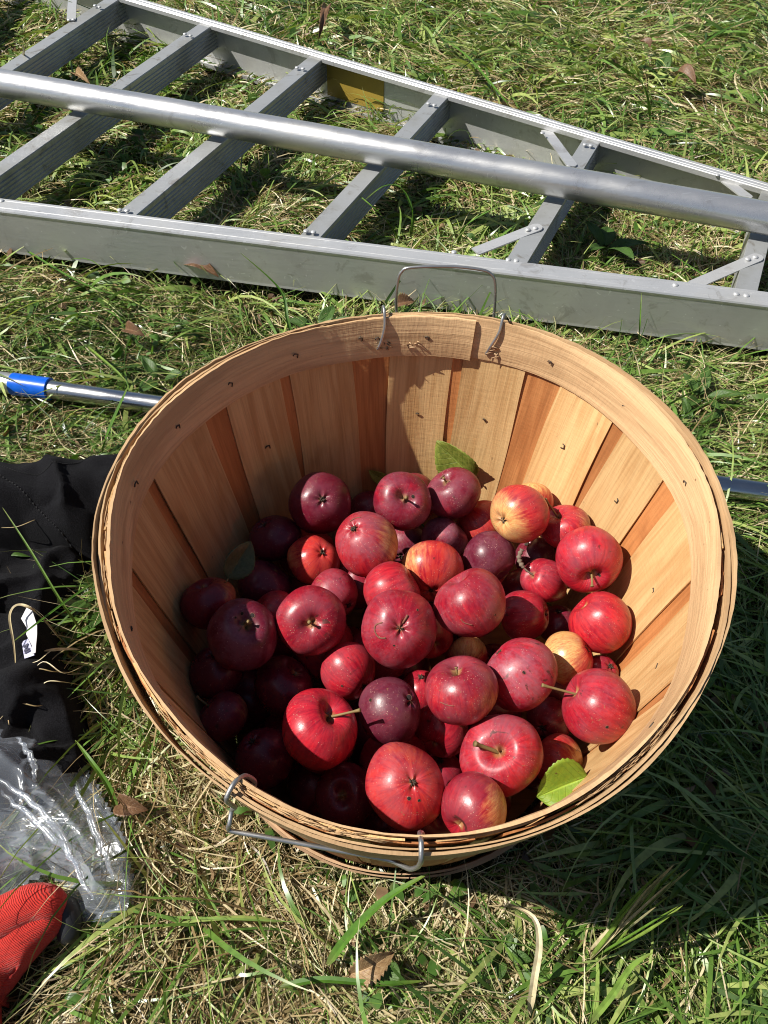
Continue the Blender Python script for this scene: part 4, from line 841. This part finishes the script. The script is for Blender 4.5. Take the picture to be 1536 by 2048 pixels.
def blades(name, N, L, Wd, pitch, bend, hm, tone, mat, K=5, zlay=(0, .01), region=None, drift=.6, wpow=2.2, rad=None, cup=0):
    """N blades as tapering bent ribbons. returns object"""
    # sample roots: denser near the camera
    X = []; Y = []; n = 0
    while n < N:
        m = N * 2; x = rng.uniform(-1.55, 1.55, m); y = rng.uniform(-.52, 2.9, m)
        dist = np.hypot(x - CX, y - CY) + .25
        keep = rng.uniform(0, 1, m) < np.clip(.75 / dist, .12, 1) ** 1.0
        half = .36 + (y + .35) * .55 + .12; keep &= np.abs(x) < half
        if region is not None: keep &= rng.uniform(0, 1, m) < region(x, y)
        keep &= allowed(x, y, 0)
        if L[1] > .07: keep &= ~in_poly(x, y, BQ)[0]
        X.append(x[keep]); Y.append(y[keep]); n += keep.sum()
    X = np.concatenate(X)[:N]; Y = np.concatenate(Y)[:N]
    flow = vnoise(X, Y, 3.0, 7) * 7.5 + vnoise(X, Y, 9., 8) * 2.5
    spread = rng.normal(0, hm, N); th = flow + spread
    r = np.hypot(X, Y); near = r < .235; out = np.arctan2(Y, X) + rng.normal(0, 1.1, N); th = np.where(near, out, th)
    ln = rng.uniform(L[0], L[1], N) * (1 + .5 * (vnoise(X, Y, 5, 15) - .5)); ln = np.where(near, np.minimum(ln, .055), ln); inl = ((X - nA.x) * nin.x + (Y - nA.y) * nin.y > 0) & ((X - fA.x) * fin.x + (Y - fA.y) * fin.y > 0); ln = np.where(inl, ln * .75, ln)
    pt_ = np.radians(rng.uniform(pitch[0], pitch[1], N)); bd = np.radians(rng.uniform(bend[0], bend[1], N)); pt_ = np.where(near, np.minimum(pt_, R_(20)), pt_)
    wd = rng.uniform(Wd[0], Wd[1], N) * rng.choice([.7, 1., 1.5], N); dr = rng.normal(0, drift, N); roll = rng.normal(0, .7, N)
    far = np.clip(np.hypot(X - CX, Y - CY) / .9, 1, 1.9); wd = wd * far
    z = gh(X, Y) + rng.uniform(zlay[0], zlay[1], N)
    gz = gh(X, Y); P_ = np.stack([X, Y, z], 1); VV = np.empty((N, 2 * K + 1, 3)); minz = z + rng.uniform(0, .012, N)
    for k in range(K + 1):
        u = k / K; ph = pt_ - bd * u; a = th + dr * u
        tdir = np.stack([np.cos(ph) * np.cos(a), np.cos(ph) * np.sin(a), np.sin(ph)], 1)
        if k > 0:
            P_ = P_ + tdir * (ln / K)[:, None]; P_[:, 2] = np.maximum(P_[:, 2], np.maximum(minz * .0 + gz + .004, 0.) + (minz - z) * .5 + zlay[0] * .6)
        if k < K:
            s_ = np.stack([-np.sin(a), np.cos(a), np.zeros(N)], 1); up = np.cross(tdir, s_) * -1
            sv_ = s_ * np.cos(roll)[:, None] + up * np.sin(roll)[:, None]; hw = wd / 2 * (1 - u ** wpow) * (.65 + .35 * min(1, u * 4 + .2))
            VV[:, 2 * k] = P_ - sv_ * hw[:, None]; VV[:, 2 * k + 1] = P_ + sv_ * hw[:, None]
        else: VV[:, 2 * K] = P_
    nvb = 2 * K + 1; b = (np.arange(N) * nvb)[:, None]
    q = np.array([[2 * k, 2 * k + 1, 2 * k + 3, 2 * k + 2] for k in range(K - 1)]).ravel()[None] + b; tr_ = np.array([2 * K - 2, 2 * K - 1, 2 * K])[None] + b
    loops = np.concatenate([q, tr_], 1).ravel(); sizes = np.tile(np.array([4] * (K - 1) + [3]), N); starts = np.concatenate([[0], np.cumsum(sizes)[:-1]])
    me = bpy.data.meshes.new(name); me.vertices.add(N * nvb); me.vertices.foreach_set('co', VV.astype(np.float32).ravel())
    me.loops.add(len(loops)); me.loops.foreach_set('vertex_index', loops.astype(np.int32)); me.polygons.add(len(sizes))
    me.polygons.foreach_set('loop_start', starts.astype(np.int32)); me.polygons.foreach_set('loop_total', sizes.astype(np.int32)); me.update(calc_edges=True)
    me.validate()
    tn = np.clip(tone(X, Y) + rng.normal(0, .30, N), 0, 1); av = me.attributes.new('tone', 'FLOAT', 'POINT'); av.data.foreach_set('value', np.repeat(tn, nvb).astype(np.float32))
    ua = np.tile(np.array([v for k in range(K) for v in (k / K, k / K)] + [1.]), N); av = me.attributes.new('along', 'FLOAT', 'POINT'); av.data.foreach_set('value', ua.astype(np.float32))
    o = mk(name, me, mat); return o
def blade_mat(name, stops, tip, trans=.35, rough=.42, spec=.5):
    t = NT(name); tn = t.attr('tone'); al = t.attr('along'); r = t.node('ShaderNodeValToRGB'); t.l.new(tn, r.inputs[0]); e = r.color_ramp.elements
    e[0].position = stops[0][0]; e[0].color = (*stops[0][1], 1); e[1].position = stops[-1][0]; e[1].color = (*stops[-1][1], 1)
    for s_ in stops[1:-1]: x = e.new(s_[0]); x.color = (*s_[1], 1)
    n = t.noise(t.coord('Object'), 130, 2); c = t.mix(t.math('MULTIPLY', t.ramp(al, .72, 1.), .8), r.outputs[0], tip); c = t.mix(t.ramp(al, 0., .22, .6, 0), c, (.20, .16, .07)); c = t.mix(t.ramp(n, .35, .7, 0, .35), c, tuple(x * .5 for x in stops[0][1]))
    t.set(base=c, rough=rough, spec=spec)
    tr = t.node('ShaderNodeBsdfTranslucent'); t.l.new(t.mix(1., c, (1.2, 1.25, .55), 'MULTIPLY'), tr.inputs[0]); mx = t.node('ShaderNodeMixShader'); mx.inputs[0].default_value = trans
    t.l.new(t.b.outputs[0], mx.inputs[1]); t.l.new(tr.outputs[0], mx.inputs[2]); t.l.new(mx.outputs[0], t.out.inputs[0]); return t.m
M_GRASS = blade_mat('green_grass', [(0, (.040, .088, .015)), (.35, (.105, .195, .032)), (.65, (.145, .27, .045)), (1, (.38, .45, .13))], (.42, .38, .17), .24, .34, .6)
M_STRAW = blade_mat('dry_grass', [(0, (.13, .085, .035)), (.4, (.38, .28, .13)), (.75, (.70, .60, .38)), (1, (.32, .34, .12))], (.50, .38, .20), .16, .42, .5)
tone_g = lambda x, y: .26 + .58 * vnoise(x, y, 6, 17) + .12 * (y > .6)
tone_s = lambda x, y: .25 + .5 * vnoise(x, y, 8, 18)
straw_reg = lambda x, y: .22 + .7 * vnoise(x, y, 4.5, 41) + .8 * ((y < -.05) & (x < .12)) - .45 * ((x > .15) & (y < .25))
Q = 1.0
o = blades('thatch', int(80000 * Q), (.02, .07), (.0006, .0014), (-2, 14), (0, 20), 1.6, tone_s, M_STRAW, 3, (0, .012), straw_reg, 1.0); tag(o, 'matted dry thatch of cut straw lying over the soil', 'dead grass', kind='stuff')
o = blades('dry_grass', int(62000 * Q), (.04, .12), (.0008, .0018), (4, 40), (15, 70), 1.0, tone_s, M_STRAW, 5, (.004, .018), straw_reg, .9); tag(o, 'dry straw coloured grass blades mixed through the meadow', 'dead grass', kind='stuff')
o = blades('short_grass', int(105000 * Q), (.02, .065), (.0010, .0024), (10, 60), (10, 80), 1.2, tone_g, M_GRASS, 4, (.0, .010), lambda x, y: np.where((y < -.08) & (x < .06), .5, 1.), .7); tag(o, 'short green grass covering the meadow', 'grass', kind='stuff')
M_MINI = blade_mat('small_weed_leaves', [(0, (.04, .10, .015)), (.5, (.08, .18, .03)), (1, (.14, .26, .05))], (.10, .18, .04)); M_LIT = blade_mat('leaf_litter', [(0, (.06, .035, .02)), (.5, (.16, .09, .045)), (1, (.30, .20, .11))], (.12, .07, .04), .15)
o = blades('small_weeds', 2600, (.010, .024), (.006, .012), (5, 35), (0, 50), 3., lambda x, y: .5 + 0 * x, M_MINI, 4, (.010, .026), lambda x, y: (vnoise(x, y, 8, 71) > .62) * 1., .3, 3.); tag(o, 'small oval weed leaves mixed among the grass', 'weeds', kind='stuff')
o = blades('leaf_litter', 2200, (.006, .020), (.003, .010), (-5, 30), (-60, 60), 3., lambda x, y: .5 + 0 * x, M_LIT, 4, (.008, .024), lambda x, y: (vnoise(x, y, 10, 72) > .55) * 1., 1.5, 2.); tag(o, 'tiny brown crumbs of dead leaf caught in the grass', 'leaf litter', kind='stuff')
o = blades('broad_grass', 6000, (.05, .13), (.0030, .0052), (4, 40), (20, 80), .7, lambda x, y: .5 + .5 * vnoise(x, y, 6, 61), M_GRASS, 6, (.006, .022), lambda x, y: (.12 + .88 * (vnoise(x, y, 7, 62) > .5)) * np.where((y < -.08) & (x < .10), .15, 1.), .7); tag(o, 'broad pale green blades flattened over the meadow', 'grass', kind='stuff')
o = blades('long_grass', int(27000 * Q), (.06, .17), (.0012, .0034), (18, 60), (40, 110), .8, tone_g, M_GRASS, 7, (.0, .012), lambda x, y: .3 + .7 * vnoise(x, y, 5, 44), .6); tag(o, 'longer bent green grass blades standing above the meadow', 'grass', kind='stuff')
# ------------------------------------------------------------------ single blades and weeds the photograph shows
def blade_thing(name, pts, wd, mat, label, cat, tone=.5, n=6):
    S = spline([Vector(p) for p in pts], n); m = len(S); O = []; I = []; U = []
    for i, p in enumerate(S):
        t_ = (S[min(i + 1, m - 1)] - S[max(i - 1, 0)]).normalized(); s_ = t_.cross(Vector((0, .25, 1))).normalized(); up = s_.cross(t_).normalized(); u = i / (m - 1)
        w_ = wd * .42 * min(1, (u * 5 + .35)) * (1 - u ** 3) ** .8 + .0001
        O.append([p - s_ * w_ + up * w_ * .45, p, p + s_ * w_ + up * w_ * .45]); I.append([q - up * .0002 for q in O[-1]]); U.append([(u, 0), (u, .5), (u, 1)])
    o = slab(name, O, I, U, mat, None)
    me = o.data; av = me.attributes.new('tone', 'FLOAT', 'POINT'); av.data.foreach_set('value', [tone] * len(me.vertices))
    ua = [i / (m - 1) for i in range(m) for _ in range(3)] * 2; av = me.attributes.new('along', 'FLOAT', 'POINT'); av.data.foreach_set('value', ua)
    return tag(o, label, cat, 'single grass blades that stand out')
M_BLADE = blade_mat('broad_blade', [(0, (.04, .11, .015)), (.45, (.12, .27, .03)), (1, (.30, .42, .08))], (.26, .32, .06), .4, .5, .35)
BL = [
 ('tall_grass', [(655, 1930, .02), (700, 1870, .035), (770, 1800, .055), (860, 1745, .07)], .0085, M_BLADE, .45, 'broad bright green blade crossing the bottom hoop at the front of the basket'),
 ('tall_grass', [(560, 1975, .02), (640, 1960, .03), (760, 1968, .035), (850, 1962, .03)], .006, M_BLADE, .3, 'flat green blade lying just below the folded tan leaf'),
 ('tall_grass', [(1058, 2030, .015), (1068, 1960, .04), (1078, 1890, .055), (1066, 1835, .060), (1010, 1805, .045)], .0065, M_STRAW, .75, 'wide dried blade arching over with a whitish face in the front grass'),
 ('tall_grass', [(1180, 2046, .02), (1225, 1990, .03), (1262, 1935, .045), (1305, 1905, .055)], .006, M_BLADE, .75, 'yellow-green blade pointing up and right near the shadow edge'),
 ('tall_grass', [(130, 1290, .02), (75, 1228, .09), (38, 1210, .10), (20, 1232, .095), (28, 1290, .07), (32, 1340, .05)], .0035, M_STRAW, .6, 'curled tan straw loop arching over the white jacket tag'),
 ('tall_grass', [(30, 1335, .05), (10, 1370, .05), (12, 1410, .05), (18, 1450, .06)], .0022, M_STRAW, .6, 'thin straw hanging down from the jacket onto the plastic bag'),
 ('tall_grass', [(195, 1160, .04), (130, 1205, .07), (70, 1250, .09), (28, 1282, .10)], .0032, M_BLADE, .35, 'straight green blade slanting across the white jacket tag'),
 ('tall_grass', [(165, 1265, .03), (120, 1200, .06), (60, 1100, .085), (5, 1015, .10)], .0030, M_BLADE, .6, 'long pale green blade leaning over the dark jacket fold'),
 ('tall_grass', [(160, 1300, .035), (120, 1300, .055), (88, 1302, .06)], .0060, M_STRAW, .7, 'short folded piece of dry straw right of the white tag'),
 ('tall_grass', [(235, 1620, .02), (215, 1570, .035), (180, 1520, .045), (150, 1480, .04)], .0055, M_BLADE, .5, 'broad half lit green blade between the plastic bag and the basket'),
 ('tall_grass', [(590, 700, .01), (575, 640, .04), (560, 580, .065), (480, 505, .10)], .0060, M_BLADE, .25, 'tall green blade leaning against the near rail beside the brown leaf'),
 ('tall_grass', [(820, 480, .01), (825, 430, .06), (805, 380, .09), (770, 372, .10), (730, 400, .09)], .006, M_BLADE, .35, 'bent green blade hooking over between the rungs under the pole'),
 ('tall_grass', [(915, 490, .01), (930, 455, .05), (965, 430, .07), (1015, 405, .09)], .007, M_BLADE, .45, 'broad green blade rising beside the riveted brace'),
 ('tall_grass', [(800, 490, .01), (780, 450, .05), (740, 410, .08), (690, 370, .08)], .005, M_BLADE, .6, 'pale green blade leaning onto the rung left of the hooked blade'),
 ('tall_grass', [(1283, 740, .01), (1278, 680, .05), (1280, 640, .075), (1283, 586, .10)], .0035, M_BLADE, .55, 'single upright green blade in front of the near rail right of the wire handle'),
 ('tall_grass', [(205, 905, .02), (215, 870, .045), (240, 810, .07), (258, 770, .085)], .006, M_BLADE, .4, 'green blade crossing in front of the polished steel pole'),
 ('tall_grass', [(170, 690, .02), (200, 715, .04), (235, 745, .045), (252, 765, .04)], .005, M_BLADE, .85, 'whitish green blade lying just above the polished pole'),
 ('tall_grass', [(1536, 640, .02), (1420, 560, .07), (1330, 500, .02)], .0045, M_BLADE, .3, 'drooping blade between the last two rungs near the far brace'),
 ('tall_grass', [(20, 480, .01), (150, 560, .05), (260, 600, .03)], .005, M_BLADE, .4, 'long drooping blade in front of the near rail at the meadow gap'),
 ('tall_grass', [(870, 70, .01), (930, 110, .06), (1000, 190, .08), (1040, 240, .04)], .008, M_BLADE, .5, 'broad drooping blade in the open meadow beyond the ladder'),
 ('tall_grass', [(1536, 30, .03), (1450, 60, .09), (1380, 110, .08)], .009, M_BLADE, .35, 'wide dark green blade near the far corner of the meadow'),
 ('tall_grass', [(1300, 240, .01), (1290, 180, .08), (1250, 120, .12)], .007, M_BLADE, .6, 'light green blade bending over near the orange brown leaf'),
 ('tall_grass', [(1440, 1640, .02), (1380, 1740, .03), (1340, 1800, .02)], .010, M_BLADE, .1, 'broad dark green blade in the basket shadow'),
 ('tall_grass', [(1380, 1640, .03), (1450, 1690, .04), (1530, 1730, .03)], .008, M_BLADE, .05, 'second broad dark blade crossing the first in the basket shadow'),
 ('tall_grass', [(98, 140, .01), (52, 118, .06), (48, 100, .12), (46, 88, .15)], .006, M_STRAW, .8, 'pale dry blade standing upright against the rung by the pole'),
]
for nm, pp, wd, mt_, tn_, lb in BL: tag(blade_thing(nm, [at(*q) for q in pp], wd, mt_, lb, 'grass blade', tn_), kind='thing')
tf = empty('grass_tuft', at(1210, 1900, .012), 'frayed yellow-green grass tuft sticking out into the basket shadow', 'grass tuft'); rt_ = random.Random(5)
for k in range(15):
    a0 = (1195 + rt_.uniform(-16, 16), 1905 + rt_.uniform(-14, 14)); e0 = (1335 + rt_.uniform(-45, 50), 1772 + rt_.uniform(-42, 44)); mx_ = ((a0[0] + e0[0]) / 2 + rt_.uniform(-8, 8), (a0[1] + e0[1]) / 2 + rt_.uniform(-8, 8))
    o = blade_thing('stalk', [at(*a0, .018), at(*mx_, .080), at(*e0, .130 + rt_.uniform(-.01, .012))], rt_.uniform(.0022, .0046), M_STRAW if k % 2 else M_BLADE, None, None, rt_.uniform(.5, 1.)); o.parent = tf; o.location = -Vector(tf.location)
# thin straws tangled over the jacket edge
st = random.Random(9)
for k, lb in enumerate(['thin straw arcing over the jacket fold under the white tag', 'second thin straw crossing the jacket just below the tag', 'kinked straw with forked end on the dark jacket', 'fine straw poking left from the grass over the jacket', 'short bent straw above the plastic bag on the jacket', 'loose thin straw lying over the sleeve seam']):
    x_, y_ = [(150, 1345), (170, 1330), (140, 1300), (160, 1370), (120, 1400), (110, 1030)][k]; l = st.uniform(90, 150)
    blade_thing('straw', [at(x_, y_, .03), at(x_ - l * .35, y_ + st.uniform(-14, 20), .062), at(x_ - l * .7, y_ + st.uniform(-10, 36), .066), at(x_ - l, y_ + st.uniform(0, 60), .058)], .0012, M_STRAW, lb, 'straw', st.uniform(.4, .8))
# weeds with broad leaves
def weed(name, px, py, n, L, wd, label, cat, seed, mat=M_W):
    e = empty(name, at(px, py, .012), label, cat, 'broad leaved weeds in the grass'); r = random.Random(seed)
    for k in range(n):
        a = k * 2 * math.pi / n + r.uniform(-.4, .4); l = L * r.uniform(.7, 1.15); el = r.uniform(.25, .8)
        b = Vector(e.location) + Vector((math.cos(a), math.sin(a), 0)) * .006; t_ = b + Vector((math.cos(a) * math.cos(el), math.sin(a) * math.cos(el), math.sin(el) * .7)) * l
        leaf('leaf', b, t_, wd * r.uniform(.8, 1.2), (-math.cos(a) * .5, -math.sin(a) * .5, 1), mat, None, None, .3, .18, None, seed * 9 + k, .0, .07, e)
    return e
weed('dandelion_plant', 1400, 795, 5, .055, .016, 'broad leaved green weed right of the basket beyond its rim', 'weed', 1)
weed('dandelion_plant', 1385, 850, 4, .04, .014, 'smaller weed nestled below the broad leaved one beside the basket', 'weed', 2)
weed('plantain_plant', 1210, 495, 5, .07, .024, 'leafy weed between the last two rungs of the ladder', 'weed', 3)
weed('dandelion_plant', 1320, 150, 4, .075, .03, 'green weed in the meadow left of the orange brown leaf', 'weed', 4)
weed('clover_patch', 205, 1215, 4, .035, .020, 'round leaved weed between the basket and the jacket tag', 'weed', 5)
weed('dandelion_plant', 640, 660, 4, .045, .020, 'little weed behind the back rim left of the wire handle', 'weed', 6)
weed('plantain_plant', 1500, 1990, 4, .035, .016, 'sunlit broad leaf weed at the near corner beyond the shadow', 'weed', 7)
weed('dandelion_plant', 1000, 1905, 5, .018, .009, 'small sunlit green weed between folded tan leaf and arching dry blade', 'weed', 8)
weed('plantain_plant', 95, 1110, 4, .05, .018, 'shaded weed poking out by the jacket sleeve and basket', 'weed', 9)
weed('dandelion_plant', 320, 760, 3, .04, .02, 'tiny weed just behind the polished steel pole', 'weed', 10)
e = empty('clover_sprig', at(770, 1940, .028), 'two rounded clover leaflets in front of the folded tan leaf', 'clover')
M_CL = leaf_mat('clover_leaf', (.10, .19, .035), (.08, .15, .03), .1)
for (a, b) in (((766, 1962), (748, 1925)), ((774, 1962), (792, 1925))):
    leaf('leaflet', at(*a, .028), at(*b, .034), .017, (0, -.3, 1), M_CL, None, None, .2, .1, None, 3, 0, 0, e)
